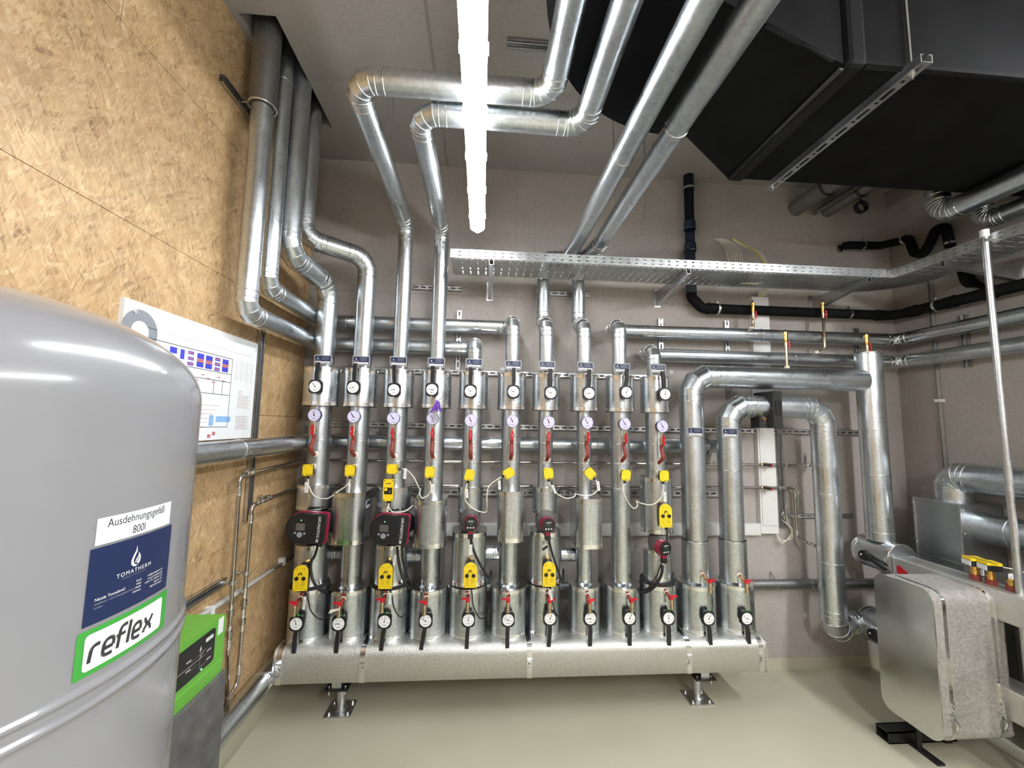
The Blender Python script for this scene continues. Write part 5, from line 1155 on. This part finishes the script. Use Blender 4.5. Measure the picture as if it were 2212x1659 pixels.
for px, n in ((1058, 'leftmost under the rear cable tray'), (1420, 'middle one under the rear cable tray'), (1755, 'rightmost under the rear cable tray')):
    c = at(px, 640, y=2.73); bracket('galvanised bracket, ' + n, (c.x, YW, tz - 0.003), (0, -1, 0), YW - ty0)
bracket('galvanised bracket under the side cable tray near the right wall', (XR, 2.02, tz - 0.003), (-1, 0, 0), XR - 2.55)
# cables dropping onto the tray
for k in range(7):
    a = at(1540 + 2.2 * k, 514 + 0.5 * (k % 3), y=2.735); 
    cable([a, at(1556 + 4 * k, 523, y=2.70), at(1570 + 5 * k, 545, y=2.62), (at(1576 + 5 * k, 560, y=2.56).x, 2.52, tz + 0.02), (1.83 + 0.012 * k, 2.45, tz + 0.012)], 0.0038, 'cable_white', 'pale cable of the bundle leaving the concrete above the tray', group='pale cables above the tray')
for k in range(3):
    cable([at(1580, 513 + 2 * k, y=2.735), at(1604, 527 + 2 * k, y=2.67), at(1636 + 4 * k, 548, y=2.58), (at(1665, 565, y=2.5).x, 2.46, tz + 0.012 + 0.004 * k)], 0.0034, 'cable_yellow' if k == 0 else 'cable_white', 'yellow cable sloping down onto the tray' if k == 0 else 'pale thin cable sloping just %s the yellow one' % ['', 'below', 'further below'][k], group=None if k == 0 else 'thin pale cables beside the yellow one')
for k in range(6):
    cable([(1.94 + 0.011 * k, 2.60, 2.60), (1.95 + 0.01 * k, 2.66, 2.58), (1.955 + 0.01 * k, 2.715, 2.53)], 0.0034, 'cable_white', 'pale cable dropping from the tray into the top of the white trunking', group='cables entering the trunking')
# standing support pole
t = thing('support_pole', 'pale galvanised pole standing at right against the side cable tray', 'pole', (2.528, 1.806, 0))
MB().use('strut').cyl((2.528, 1.806, 0), (2.528, 1.806, 2.60), 0.0145, 16).build('tube', parent=t)
MB().use('white').cyl((2.528, 1.806, 2.585), (2.528, 1.806, 2.622), 0.018, 16).build('cap', parent=t)
MB().use('band').cbox((2.54, 1.806, 2.565), (0.05, 0.035, 0.016)).cyl((2.50, 1.785, 2.565), (2.56, 1.785, 2.565), 0.004, 8).build('clamp', parent=t)

# ================================================================= black air duct
t = thing('air_duct', 'huge black rubber-clad air duct under the ceiling, rounded left end, boxy right part', 'air duct', (1.6, 1.5, 2.92))
zb = 2.90
MB().use('rubber').box((1.262, 1.245, zb), (3.0, 1.945, ZC - 0.02)).build('box_section', parent=t, bevel=0.02)
# transition from the round drum to the box
Cx, Cy, Rr = 0.815, 1.0, 0.66
tr = [(Cx + Rr * math.cos(a), Cy + Rr * math.sin(a)) for a in [D_ * PI / 180 for D_ in range(84, 172, 4)]] + [(0.155, 1.06), (0.175, 0.99), (0.23, 0.945), (0.32, 0.955), (0.889, 1.139), (1.208, 1.237), (1.262, 1.25), (1.262, 1.94)]
m = MB().use('rubber'); m.prism(tr[::-1], MX((0, 0, 0), (1, 0, 0), (0, 1, 0)), zb + 0.004, ZC - 0.012); m.build('round_end', parent=t)
m = MB().use('rubber_tape'); m.box((1.27, 1.235, zb - 0.006), (1.345, 1.955, ZC - 0.015)); m.build('joint_tape', parent=t, bevel=0.018)
m = MB().use('black'); m.tube([(1.262, 1.26, zb - 0.004), (1.262, 1.93, zb - 0.004)], 0.010, 8); m.build('seam', parent=t)
m = MB().use('rubber_tape'); m.tube([(1.345, 1.25, zb - 0.001), (3.0, 1.25, zb - 0.001)], 0.008, 8); m.tube([(0.889, 1.139, zb), (1.208, 1.237, zb)], 0.008, 8); m.build('edge_seam', parent=t)
t = thing('duct_hanger_rail', 'long slotted galvanised rail hanging on a threaded rod under the black duct', 'mounting rail', (1.50, 1.6, 2.87))
rx, rz = at(2000, 132, z=2.875).x, 2.868
m = MB().use('strut')
L0, L1 = at(2003, 132, z=2.872).y, at(1657, 410, z=2.872).y
w_ = 0.041
k = L0; q = 0
while k < L1:
    e = min(L1, k + 0.10)
    m.box((rx - w_ / 2, k, rz), (rx + w_ / 2, min(e, k + 0.012), rz + 0.002)); 
    m.box((rx - w_ / 2, k + 0.012, rz), (rx - 0.007, e, rz + 0.002)); m.box((rx + 0.007, k + 0.012, rz), (rx + w_ / 2, e, rz + 0.002))
    m.box((rx - 0.0072, k + 0.068, rz), (rx + 0.0072, k + 0.076, rz + 0.002)) if k + 0.076 < L1 else None
    m.box((rx - 0.0072, k + 0.088, rz), (rx + 0.0072, min(e, k + 0.101), rz + 0.002)) if k + 0.088 < L1 else None
    k += 0.10
for s in (-1, 1):
    m.box((rx + s * w_ / 2 - 0.0015, L0, rz), (rx + s * w_ / 2 + 0.0015, L1, rz + 0.030)); m.box((rx + s * (w_ / 2 - 0.006) - 0.006, L0, rz + 0.028), (rx + s * (w_ / 2 - 0.006) + 0.006, L1, rz + 0.030))
m.build('channel', parent=t)
for yy, n in ((L0 + 0.05, 'near'), (L1 - 0.03, 'far')):
    m = MB().use('bead'); m.cyl((rx, yy, rz - 0.02), (rx, yy, ZC if n == 'near' else rz + 0.05), 0.0045, 10); m.build('threaded_rod', parent=t)
    m = MB().use('bead'); m.cyl((rx, yy, rz - 0.012), (rx, yy, rz - 0.003), 0.009, 6); m.cyl((rx, yy, rz - 0.003), (rx, yy, rz), 0.014, 14); m.build('nut', parent=t)
for px, y0, n in ((1325, 1.9, 'left'), (1391, 1.9, 'right')):
    c = at(px, 290, y=2.05)
    MB().use('strut').cyl((c.x, 2.05, 2.70), (c.x, 2.05, ZC), 0.0035, 8).build('threaded_rod', label='thin threaded rod from the ceiling to the steep pipes, %s one of two' % n, cat='threaded rod')
for px, y0 in ((845, 1.9), (957, 1.9)):
    c = at(px, 300, y=2.1)
    MB().use('strut').cyl((c.x, 2.1, 2.82), (c.x, 2.1, ZC), 0.0030, 8).build('threaded_rod', label='thin threaded rod from the ceiling above the %s overhead pipe' % ('left' if px < 900 else 'second'), cat='threaded rod')
# pipes in the dark recess at the rear wall
for px, py, rr, mt, n in ((1722, 448, 0.058, 'grey_pvc', 'left'), (1790, 452, 0.052, 'grey_pvc', 'middle')):
    c = at(px, py, y=2.72)
    m = MB().use('zinc_dull').cyl((c.x, 1.98, c.z - 0.0), (c.x, YW, c.z), rr, 28); m.build('ceiling_pipe', label='dim grey pipe under the ceiling at the rear wall, %s of the pair' % n, cat='pipe')
    m = MB().use('black').torus((c.x, 2.45, c.z), (0, 1, 0), rr + 0.003, 0.006, 28, 6).cyl((c.x, 2.45, c.z + rr), (c.x, 2.45, ZC), 0.004, 8); m.build('pipe_clamp', label='black clamp around the %s dim pipe at the ceiling' % n, cat='pipe clamp')
c = at(1760, 448, y=2.72); strut('pale slotted rail between the two dim pipes at the ceiling', (c.x, 1.98, c.z - 0.03), (c.x, YW, c.z - 0.03), 0.035, 0.02, (0, 0, -1))
c = at(1850, 453, y=2.55); MB().use('black').lathe((c.x, 2.5, c.z), (0, 1, 0), [(0, 0.035), (0, 0.043), (0.03, 0.043), (0.03, 0.035)], 24, caps=(False, False)).cyl((c.x, 2.515, c.z + 0.04), (c.x, 2.515, ZC), 0.005, 8).build('pipe_clamp', label='empty black pipe clamp hanging near the right corner', cat='pipe clamp')

# silver ducts at upper right and lower right
t = thing('ventilation_pipe', 'silver round duct bending down from under the black duct at the upper right edge', 'air duct', (2.75, 2.1, 2.9))
pipe_run(t, [(2.60, 2.055, 3.35), (2.60, 2.055, 2.838), (2.60, -1.0, 2.838)], 0.056, R=0.085, gores=6, beads=0.45)
t = thing('ventilation_pipe', 'second silver round duct behind the first one at the upper right edge', 'air duct', (2.95, 2.0, 2.8))
pipe_run(t, [(2.82, 2.02, 3.35), (2.82, 2.02, 2.785), (2.82, -1.0, 2.785)], 0.050, R=0.08, gores=6, beads=0.6)
t = thing('duct_box', 'grey sheet metal duct box with screwed edges standing at the right wall', 'duct box', (2.9, 2.32, 0.1))
MB().use('zinc_box').box((2.755, 2.20, 0.15), (3.02, 2.455, 1.18)).build('body', parent=t, bevel=0.003)
m = MB().use('strut'); m.box((2.752, 2.20, 0.84), (2.757, 2.455, 0.846))
for (yy, zz) in ((2.20, None), (2.452, None)): m.box((2.750, yy - 0.002, 0.15), (2.757, yy + 0.006, 1.18))
m.box((2.750, 2.20, 1.176), (2.757, 2.455, 1.182)); m.build('edge_flanges', parent=t)
m = MB().use('band')
for k in range(6): m.sphere((2.748, 2.447, 0.55 + 0.12 * k), 0.004, 8); m.sphere((2.765, 2.195, 0.5 + 0.13 * k), 0.004, 8); m.sphere((2.77 + 0.04 * k, 2.21 + 0.03 * k, 1.183), 0.004, 8)
m.build('screws', parent=t)
t = thing('ventilation_pipe', 'silver duct elbow rising from the top of the grey duct box and turning forward', 'air duct', (2.89, 2.33, 1.18))
pipe_run(t, [(2.885, 2.33, 1.17), (2.885, 2.33, 1.325), (2.885, 0.2, 1.33)], 0.086, R=0.13, gores=3, beads=0.5)
t = thing('ventilation_pipe', 'silver duct leaving the front of the grey duct box', 'air duct', (2.89, 2.2, 1.05))
pipe_run(t, [(2.885, 2.21, 1.055), (2.885, 0.2, 1.055)], 0.084, beads=0.16)
# yellow sensors on brass stubs on the square header
for k, (px, py, n) in enumerate(((2107, 1248, 'first yellow flat sensor on a brass stub on the square header'), (2142, 1264, 'second yellow flat sensor on a brass stub, nearer the right edge'), (2188, 1284, 'bare brass stub with red base on the square header at the right edge'))):
    c = at(px, py, x=2.545); c.z = 0.848
    t = thing('header_sensor', n, 'sensor', c, 'sensors on the square header' if k < 2 else None)
    MB().use('red_hose').cyl(c, c + Vector((0, 0, 0.022)), 0.022, 18).build('red_base', parent=t)
    MB().use('brass').lathe(c + Vector((0, 0, 0.022)), (0, 0, 1), [(0, 0.015), (0.014, 0.015), (0.015, 0.018), (0.024, 0.018), (0.025, 0.014), (0.045 if k < 2 else 0.03, 0.014)], 16).build('brass_stub', parent=t)
    if k < 2:
        M = MX(c + Vector((0, 0, 0.068)), (0.94, -0.3, 0), (0.3, 0.94, 0))
        MB().use('black').prism(rrect(0.062, 0.062, 0.004, 3), M, 0, 0.028).build('base', parent=t)
        MB().use('yellow').prism(rrect(0.064, 0.064, 0.006, 3), M, 0.028, 0.040).build('lid', parent=t)
        MB().use('paper').box((-0.034, -0.028, 0.002), (-0.0318, 0.028, 0.026), M).build('sticker', parent=t)
        if k == 1: cable([M @ Vector((0.034, 0, 0.02)), M @ Vector((0.09, -0.06, 0.015)), M @ Vector((0.16, -0.25, -0.02)), M @ Vector((0.2, -0.5, -0.05))], 0.003, 'cable_white', 'pale cable running right from the second yellow flat sensor')
card(2184, 1252, 0.026, 0.055, 0, 'white tag hanging beside the yellow flat sensors', y=1.86)
card(2122, 1237, 0.02, 0.03, 0, 'small white tag between the two yellow flat sensors', y=1.99)

# ================================================================= expansion tank
TX, TY, TR = -0.757, 0.594, 0.31
t = thing('expansion_tank', 'large glossy grey expansion tank with stickers at the left edge', 'tank', (TX, TY, 0))
m = MB().use('tank_grey')
prof = []
zt = 1.625
pr = [(0.25, 0.10), (0.28, 0.22), (0.36, 0.29), (0.45, TR), (0.46, TR)]
def weld(z0): return [(z0, TR), (z0 + 0.002, TR + 0.0035), (z0 + 0.007, TR + 0.0035), (z0 + 0.009, TR)]
pr += [(1.250, TR)] + weld(1.2585) + [(1.271, TR), (1.275, TR)] + weld(1.279) + [(1.292, TR), (zt - 0.01, TR), (zt, TR)]
for k in range(1, 25):
    a = PI / 2 * k / 24; e = 0.62
    pr.append((zt + 0.155 * math.sin(a), TR * max(0.0, math.cos(a)) ** 0.92))
u = []; n = 96; vs = []; fs = []
for h, r in pr:
    for j in range(n): vs.append(Vector((TX + r * math.cos(2 * PI * j / n), TY + r * math.sin(2 * PI * j / n), h)))
for i in range(len(pr) - 1):
    for j in range(n): fs.append((i * n + j, i * n + (j + 1) % n, (i + 1) * n + (j + 1) % n, (i + 1) * n + j))
m.add(vs, fs, True); m.build('vessel', parent=t)
m = MB().use('tank_grey')
for k in range(3):
    a = 0.4 + 2 * PI * k / 3; m.cyl((TX + 0.25 * math.cos(a), TY + 0.25 * math.sin(a), 0), (TX + 0.25 * math.cos(a), TY + 0.25 * math.sin(a), 0.4), 0.02, 12)
m.build('feet', parent=t)
def cylmap(off, scl=1.0):
    def f(p):   # p.x = arc length around the tank, p.y = height
        a = p.x / TR; r = TR + off + p.z
        return Vector((TX + r * math.cos(a), TY + r * math.sin(a), p.y))
    return f
def patch(m, a0, a1, z0, z1, off, n=14, rc=0.0):
    f = cylmap(off)
    xs = [a0 * TR + (a1 - a0) * TR * k / n for k in range(n + 1)]
    if rc <= 0: rows = [(x_, z0, z1) for x_ in xs]
    else:
        rows = []; A0, A1 = xs[0], xs[-1]
        xs = [A0 + rc * (1 - math.cos(PI / 2 * k / 5)) for k in range(6)] + [A0 + rc + (A1 - A0 - 2 * rc) * k / n for k in range(1, n)] + [A1 - rc * (1 - math.cos(PI / 2 * k / 5)) for k in range(5, -1, -1)]
        for x_ in xs:
            d = max(0.0, rc - (x_ - A0), rc - (A1 - x_)); c = rc - math.sqrt(max(0, rc * rc - d * d)); rows.append((x_, z0 + c, z1 - c))
    vs = []
    for x_, b, c in rows: vs += [f(Vector((x_, b, 0))), f(Vector((x_, c, 0)))]
    m.add(vs, [(2 * i, 2 * i + 2, 2 * i + 3, 2 * i + 1) for i in range(len(rows) - 1)], True)
D = math.radians
def ctext(m, s, size, adeg, z, off, align='CENTER', squash=1.0, shear=0.0, space=1.0):
    f = cylmap(off)
    m.text(s, size, None, 0.0, align=align, bend=lambda p: f(Vector((p.x * squash + shear * p.y + D(adeg) * TR, p.y + z, 0))), squash=1.0, res=4, space=space)
o = thing('sticker', 'x', 'x') if False else None
m = MB().use('paper'); patch(m, D(-11.5), D(9.4), 1.447, 1.4785, 0.0008); m.use('ink'); ctext(m, 'Ausdehnungsgefäß', 0.0145, -1.4, 1.4703, 0.0012, squash=0.80); ctext(m, '800l', 0.0145, -1.4, 1.4545, 0.0012, squash=0.80); m.build('volume_label', parent=t, label='white volume label')
m = MB().use('navy'); patch(m, D(-12.2), D(10.8), 1.356, 1.444, 0.0008); m.use('white')
fz = cylmap(0.0013)
def cyl_poly(m, pts, adeg, z, off=0.0013):
    f = cylmap(off); m.add([f(Vector((a + D(adeg) * TR, b + z, 0))) for a, b in pts], [tuple(range(len(pts)))])
s = 0.0172
def fl(pts): return [(a * s, b * s) for a, b in pts]
cyl_poly(m, fl([(0.0, -0.52), (-0.22, -0.45), (-0.38, -0.28), (-0.40, 0.0), (-0.26, 0.32), (-0.06, 0.65), (0.0, 1.0), (0.07, 0.6), (-0.08, 0.28), (-0.20, 0.02), (-0.18, -0.2), (0.0, -0.40), (0.2, -0.46)][::-1]), -1.5, 1.4155)
cyl_poly(m, fl([(0.10, 0.55), (0.22, 0.36), (0.16, 0.18), (0.0, -0.02), (-0.06, -0.2), (0.04, -0.3), (0.06, -0.12), (0.24, 0.1), (0.34, 0.2), (0.28, 0.0), (0.14, -0.14), (0.12, -0.3), (0.2, -0.42), (0.36, -0.26), (0.42, 0.0), (0.34, 0.28)][::-1]), -1.5, 1.4155, 0.00132)
ctext(m, 'TOMATHERM', 0.0070, -1.4, 1.4016, 0.0013, space=1.30)
ctext(m, 'Nicola Tomašević', 0.0050, -10.4, 1.3831, 0.0013, align='LEFT')
for k, (a_, b_) in enumerate((('Email:', 'info@tomatherm.de'), ('Web:', 'www.tomatherm.de'), ('Mobil:', '+(49) 176 / 800 64 110'), ('Adresse:', 'Buerstr. 26'), ('', '78073 Binningen'))):
    if a_: ctext(m, a_, 0.0036, 0.8, 1.3862 - 0.0042 * k, 0.0013, align='RIGHT')
    ctext(m, b_, 0.0036, 8.1, 1.3864 - 0.0042 * k, 0.0013, align='RIGHT')
m.use('ink_grey'); ctext(m, 'Installateur- und Heizungsbaumeister', 0.0034, -10.4, 1.3782, 0.0013, align='LEFT'); ctext(m, 'Inhaber', 0.0034, -10.4, 1.3738, 0.0013, align='LEFT'); ctext(m, 'HEIZEN & WARMTECHNIK', 0.0024, -1.4, 1.3965, 0.0013, space=1.3)
m.build('navy_sticker', parent=t, label='navy company sticker')
m = MB().use('green'); patch(m, D(-12.9), D(11.6), 1.2985, 1.3515, 0.0008, rc=0.003); m.use('white'); patch(m, D(-11.4), D(9.3), 1.3045, 1.3455, 0.0013, rc=0.005); m.use('ink')
def stroke(m, pts, w, adeg, z, shear=0.13):
    pts = [Vector((a + shear * b, b)) for a, b in pts]
    f = cylmap(0.0017)
    for a, b in zip(pts, pts[1:]):
        d = (b - a).normalized(); n_ = Vector((-d.y, d.x)) * w / 2; e = d * w * 0.0
        q = [a - e - n_, b + e - n_, b + e + n_, a - e + n_]
        m.add([f(Vector((p.x + D(adeg) * TR, p.y + z, 0))) for p in q], [(0, 1, 2, 3)])
def arc(cx, cy, r, a0, a1, k=8): return [(cx + r * math.cos(math.radians(a0 + (a1 - a0) * i / k)), cy + r * math.sin(math.radians(a0 + (a1 - a0) * i / k))) for i in range(k + 1)]
W = 0.0043; h = 0.0180
def rr_(x0): return x0
L_ = -0.044
zz = 1.3130
stroke(m, [(L_, 0), (L_, h - 0.005)] + arc(L_ + 0.005, h - 0.005, 0.005, 180, 90) + [(L_ + 0.009, h)], W, -2.2, zz)                                  # r
x0 = L_ + 0.0145; stroke(m, [(x0 + 0.012, 0.0)] + [(x0 + 0.005, 0)] + arc(x0 + 0.005, 0.005, 0.005, 270, 180) + [(x0, h - 0.005)] + arc(x0 + 0.005, h - 0.005, 0.005, 180, 90) + arc(x0 + 0.007, h - 0.0045, 0.0045, 90, 0) + [(x0 + 0.0115, h * 0.45), (x0, h * 0.45)], W, -2.2, zz)  # e
x0 = L_ + 0.033; stroke(m, [(x0, 0), (x0, h + 0.002)] + arc(x0 + 0.005, h + 0.002, 0.005, 180, 90) + [(x0 + 0.009, h + 0.007)], W, -2.2, zz); stroke(m, [(x0 - 0.004, h - 0.003), (x0 + 0.008, h - 0.003)], W * 0.9, -2.2, zz)  # f
x0 = L_ + 0.0465; stroke(m, [(x0, h + 0.0085), (x0, 0.0)], W, -2.2, zz)                                                                                  # l
x0 = L_ + 0.053; stroke(m, [(x0 + 0.012, 0.0)] + [(x0 + 0.005, 0)] + arc(x0 + 0.005, 0.005, 0.005, 270, 180) + [(x0, h - 0.005)] + arc(x0 + 0.005, h - 0.005, 0.005, 180, 90) + arc(x0 + 0.007, h - 0.0045, 0.0045, 90, 0) + [(x0 + 0.0115, h * 0.45), (x0, h * 0.45)], W, -2.2, zz)
x0 = L_ + 0.0715; stroke(m, [(x0, h), (x0, h - 0.003), (x0 + 0.005, h * 0.5), (x0, 0.003), (x0, 0)], W, -2.2, zz); stroke(m, [(x0 + 0.012, h), (x0 + 0.012, h - 0.003), (x0 + 0.007, h * 0.5), (x0 + 0.012, 0.003), (x0 + 0.012, 0)], W, -2.2, zz); stroke(m, [(x0 + 0.004, h * 0.5), (x0 + 0.008, h * 0.5)], W, -2.2, zz)  # x
m.build('green_sticker', parent=t, label='green bordered maker sticker')

# ================================================================= green control unit by the chipboard wall
t = thing('control_unit', 'bright green control box with black panel on a dark grey block behind the tank', 'control unit', (-1.0, 1.6, 0))
gx = -0.925
yf = at(483, 1400, x=gx).y; ztop = at(478, 1333, x=gx).z; zgb = at(485, 1443, x=gx).z
y_near = 1.37
M = MX((gx, 0, 0), (0, 1, 0), (0, 0, 1))
MB().use('lime').prism(rrect(yf - y_near, ztop - zgb, 0.008, 3, (yf + y_near) / 2, (ztop + zgb) / 2), M, -0.13, 0.0).build('green_case', parent=t)
MB().use('lime_side').prism(rrect(yf - y_near + 0.004, 0.004, 0.001, 1, (yf + y_near) / 2, zgb + 0.045), M, -0.001, 0.0012).build('case_joint', parent=t)
a = at(466, 1352, x=gx + 0.003); b = at(468, 1412, x=gx + 0.003)
pz1, pz0 = a.z - 0.004, b.z - 0.012
py1 = a.y + 0.003; py0 = y_near + 0.012
MB().use('black').prism(rrect(py1 - py0, pz1 - pz0, 0.012, 4, (py0 + py1) / 2, (pz0 + pz1) / 2), M, 0.0, 0.003).build('black_panel', parent=t)
m = MB().use('white'); P3 = 0.0034
m.prism(rrect(0.038, 0.012, 0.002, 2, py1 - 0.032, pz1 - 0.022), M, P3, P3 + 0.0004); m.use('green_mark').text('reflex', 0.009, M @ Matrix.Translation((py1 - 0.032, pz1 - 0.022, P3 + 0.0006)), 0.0); m.use('ink_light')
m.tube([M @ Vector((py1 - 0.02, pz1 - 0.05, P3)), M @ Vector((py1 - 0.06, pz1 - 0.05, P3)), M @ Vector((py1 - 0.075, pz1 - 0.065, P3)), M @ Vector((py0 + 0.02, pz1 - 0.065, P3))], 0.0006, 4)
cyc = (py1 + py0) / 2 + 0.03; czc = (pz0 + pz1) / 2 - 0.015
m.prism([(cyc - 0.006, czc + 0.03), (cyc + 0.006, czc + 0.03), (cyc, czc + 0.045)], M, P3, P3 + 0.0004)
m.tube([M @ Vector((cyc, czc + 0.03, P3)), M @ Vector((cyc, czc - 0.03, P3))], 0.0006, 4)
for k in range(4): m.tube([M @ Vector((cyc, czc + 0.018 - 0.014 * k, P3)), M @ Vector((cyc + (0.04 if k % 2 else -0.05), czc + 0.018 - 0.014 * k, P3))], 0.0005, 4); m.prism(rrect(0.022, 0.004, 0.0005, 1, cyc + (0.045 if k % 2 else -0.055), czc + 0.024 - 0.014 * k), M, P3, P3 + 0.0003)
m.build('panel_print', parent=t)
MB().use('led').prism(circ(0.003, 10, cyc + 0.012, czc - 0.036), M, P3, P3 + 0.0006).build('green_light', parent=t)
MB().use('paper').prism(rrect(0.030, 0.055, 0.001, 1, (py1 + yf) / 2 + 0.001, (pz0 + pz1) / 2 + 0.045), M, 0.0005, 0.001).build('paper_sticker', parent=t)
MB().use('grey_foam').box((gx - 0.16, 1.34, 0.0), (gx + 0.012, yf + 0.012, zgb)).build('foam_block', parent=t, bevel=0.006)

# ================================================================= wiring board on the chipboard wall
BXP = XL + 0.016
t = thing('plan_board', 'white board with a printed piping plan screwed to the chipboard wall behind the tank', 'notice board', (BXP, 1.75, 1.5))
c1 = at(270, 650, x=BXP); c2 = at(545, 945, x=BXP); c3 = at(555, 737, x=BXP)
by0_, by1_, bz0_, bz1_ = c1.y, (c2.y + c3.y) / 2 - 0.002, c2.z, (c1.z + c3.z) / 2
MB().use('paper').box((XL, by0_, bz0_), (BXP, by1_, bz1_)).build('board', parent=t)
for yy, zz_ in ((by0_ + 0.04, bz1_ - 0.035), (by1_ - 0.02, bz1_ - 0.035)): MB().use('band').cyl((BXP, yy, zz_), (BXP + 0.004, yy, zz_), 0.008, 12).build('screw', parent=t)
def bp(cx, cy): p = at(cx / 3.318, 600 + cy / 3.318, x=BXP); return (p.y, p.z)
MB_ = MX((BXP, 0, 0), (0, 1, 0), (0, 0, 1))
def rectp(m, a, b, d0=0.0002, d1=0.0006): m.prism([(a[0], b[1]), (b[0], b[1]), (b[0], a[1]), (a[0], a[1])], MB_, d0, d1)
def line(m, a, b, w=0.0022):
    if abs(a[0] - b[0]) > abs(a[1] - b[1]): rectp(m, (min(a[0], b[0]), a[1] + w / 2), (max(a[0], b[0]), a[1] - w / 2))
    else: rectp(m, (a[0] - w / 2, max(a[1], b[1])), (a[0] + w / 2, min(a[1], b[1])))
m = MB().use('ink_grey')
ctr = bp(1020, 390); rout = (bp(1145, 400)[0] - ctr[0]); Mr = MB_ @ Matrix.Translation((ctr[0] - 0.01, ctr[1] + 0.0, 0))
m.prism(circ(rout, 40), Mr, 0.0002, 0.0006); m.use('paper').prism(circ(rout * 0.48, 32), Mr, 0.0006, 0.0009); m.build('round_logo', parent=t, label='grey ring logo')
m = MB().use('ink')
Ltop, Lx = bp(1668, 585), bp(1668, 1068); yl = by0_ + 0.06; yr = Ltop[0]
zt_ = Ltop[1]; zA_ = bp(1655, 695)[1]; zB_ = bp(1650, 752)[1]; zC_ = bp(1680, 848)[1]; zD_ = bp(1670, 856)[1]; zE_ = Lx[1]
for z in (zt_, zA_, zB_, zC_, zE_): line(m, (yl, z), (yr, z))
line(m, (yr, zt_), (yr, zE_)); line(m, (yl, zt_), (yl, zE_)); line(m, (bp(1530, 790)[0], zB_), (bp(1530, 790)[0], zC_)); line(m, (bp(1592, 790)[0], zB_), (bp(1592, 790)[0], zC_))
m.use('ink_light'); line(m, (yl, bz1_ - 0.075), (by1_ - 0.05, bz1_ - 0.075), 0.0015)
m.build('plan_lines', parent=t)
m = MB().use('blue_ink'); m2 = MB().use('ink_red')
for (x0, y0, x1, y1) in ((1220, 490, 1266, 545), (1296, 510, 1318, 585), (1416, 538, 1455, 645), (1478, 555, 1517, 658), (1597, 582, 1632, 680)):
    a, b = bp(x0, y0), bp(x1, y1); rectp(m, a, b)
    rectp(m2, (a[0], b[1] + 0.034), (b[0], b[1] + 0.020), 0.0006, 0.0009) if x0 > 1400 else None
for (x0, x1, yy) in ((1350, 1390, 522), (1348, 1388, 563), (1343, 1384, 600), (1543, 1578, 570), (1540, 1576, 605), (1537, 1573, 640)):
    a, b = bp(x0, yy), bp(x1, yy + 32); rectp(m, a, b); rectp(m2, (a[0], (a[1] * 0.7 + b[1] * 0.3)), (b[0], a[1] * 0.3 + b[1] * 0.7), 0.0006, 0.0009)
m.build('blue_fields', parent=t)
for q in range(14):
    yy = yl + 0.02 + (yr - yl - 0.05) * q / 14; rectp(m2, (yy, zA_ - 0.02 - 0.012 * (q % 3)), (yy + 0.02, zA_ - 0.024 - 0.012 * (q % 3)))
for q in range(6): line(m2, (yl + 0.08, zC_ - 0.05 - 0.018 * q), (yr - 0.06 - 0.02 * q, zC_ - 0.05 - 0.018 * q), 0.0012)
for q in range(5): line(m2, (bp(1420 + 8 * q, 900)[0], zC_ - 0.07), (bp(1420 + 8 * q, 900)[0], zE_ + 0.04), 0.0012)
rectp(m2, (yr - 0.13, zE_ - 0.03), (yr - 0.11, zE_ - 0.045)); rectp(m2, (yr - 0.10, zE_ - 0.02), (yr - 0.08, zE_ - 0.035)); m2.build('red_marks', parent=t)
m = MB().use('sky_ink'); rectp(m, bp(1548, 992), bp(1648, 1035)); rectp(m, bp(1500, 985), bp(1525, 1060)); m.build('light_blue_fields', parent=t)
m = MB().use('ink_light'); a, b = bp(1695, 590), bp(1808, 760)
for q in range(12): zq = a[1] + (b[1] - a[1]) * q / 12; line(m, (a[0], zq), (b[0] - 0.01, zq), 0.001)
for q in range(4): yq = a[0] + (b[0] - 0.01 - a[0]) * q / 3; line(m, (yq, a[1]), (yq, b[1]), 0.001)
for (x0, y0, x1, y1, n_) in ((1705, 845, 1785, 945, 7), (1690, 990, 1772, 1090, 9), (1712, 810, 1735, 840, 3)):
    a, b = bp(x0, y0), bp(x1, y1)
    for q in range(n_): zq = a[1] + (b[1] - a[1]) * q / n_; rectp(m, (a[0], zq), (b[0] - (0.02 if q % 2 else 0), zq - 0.004))
m.build('legend', parent=t)
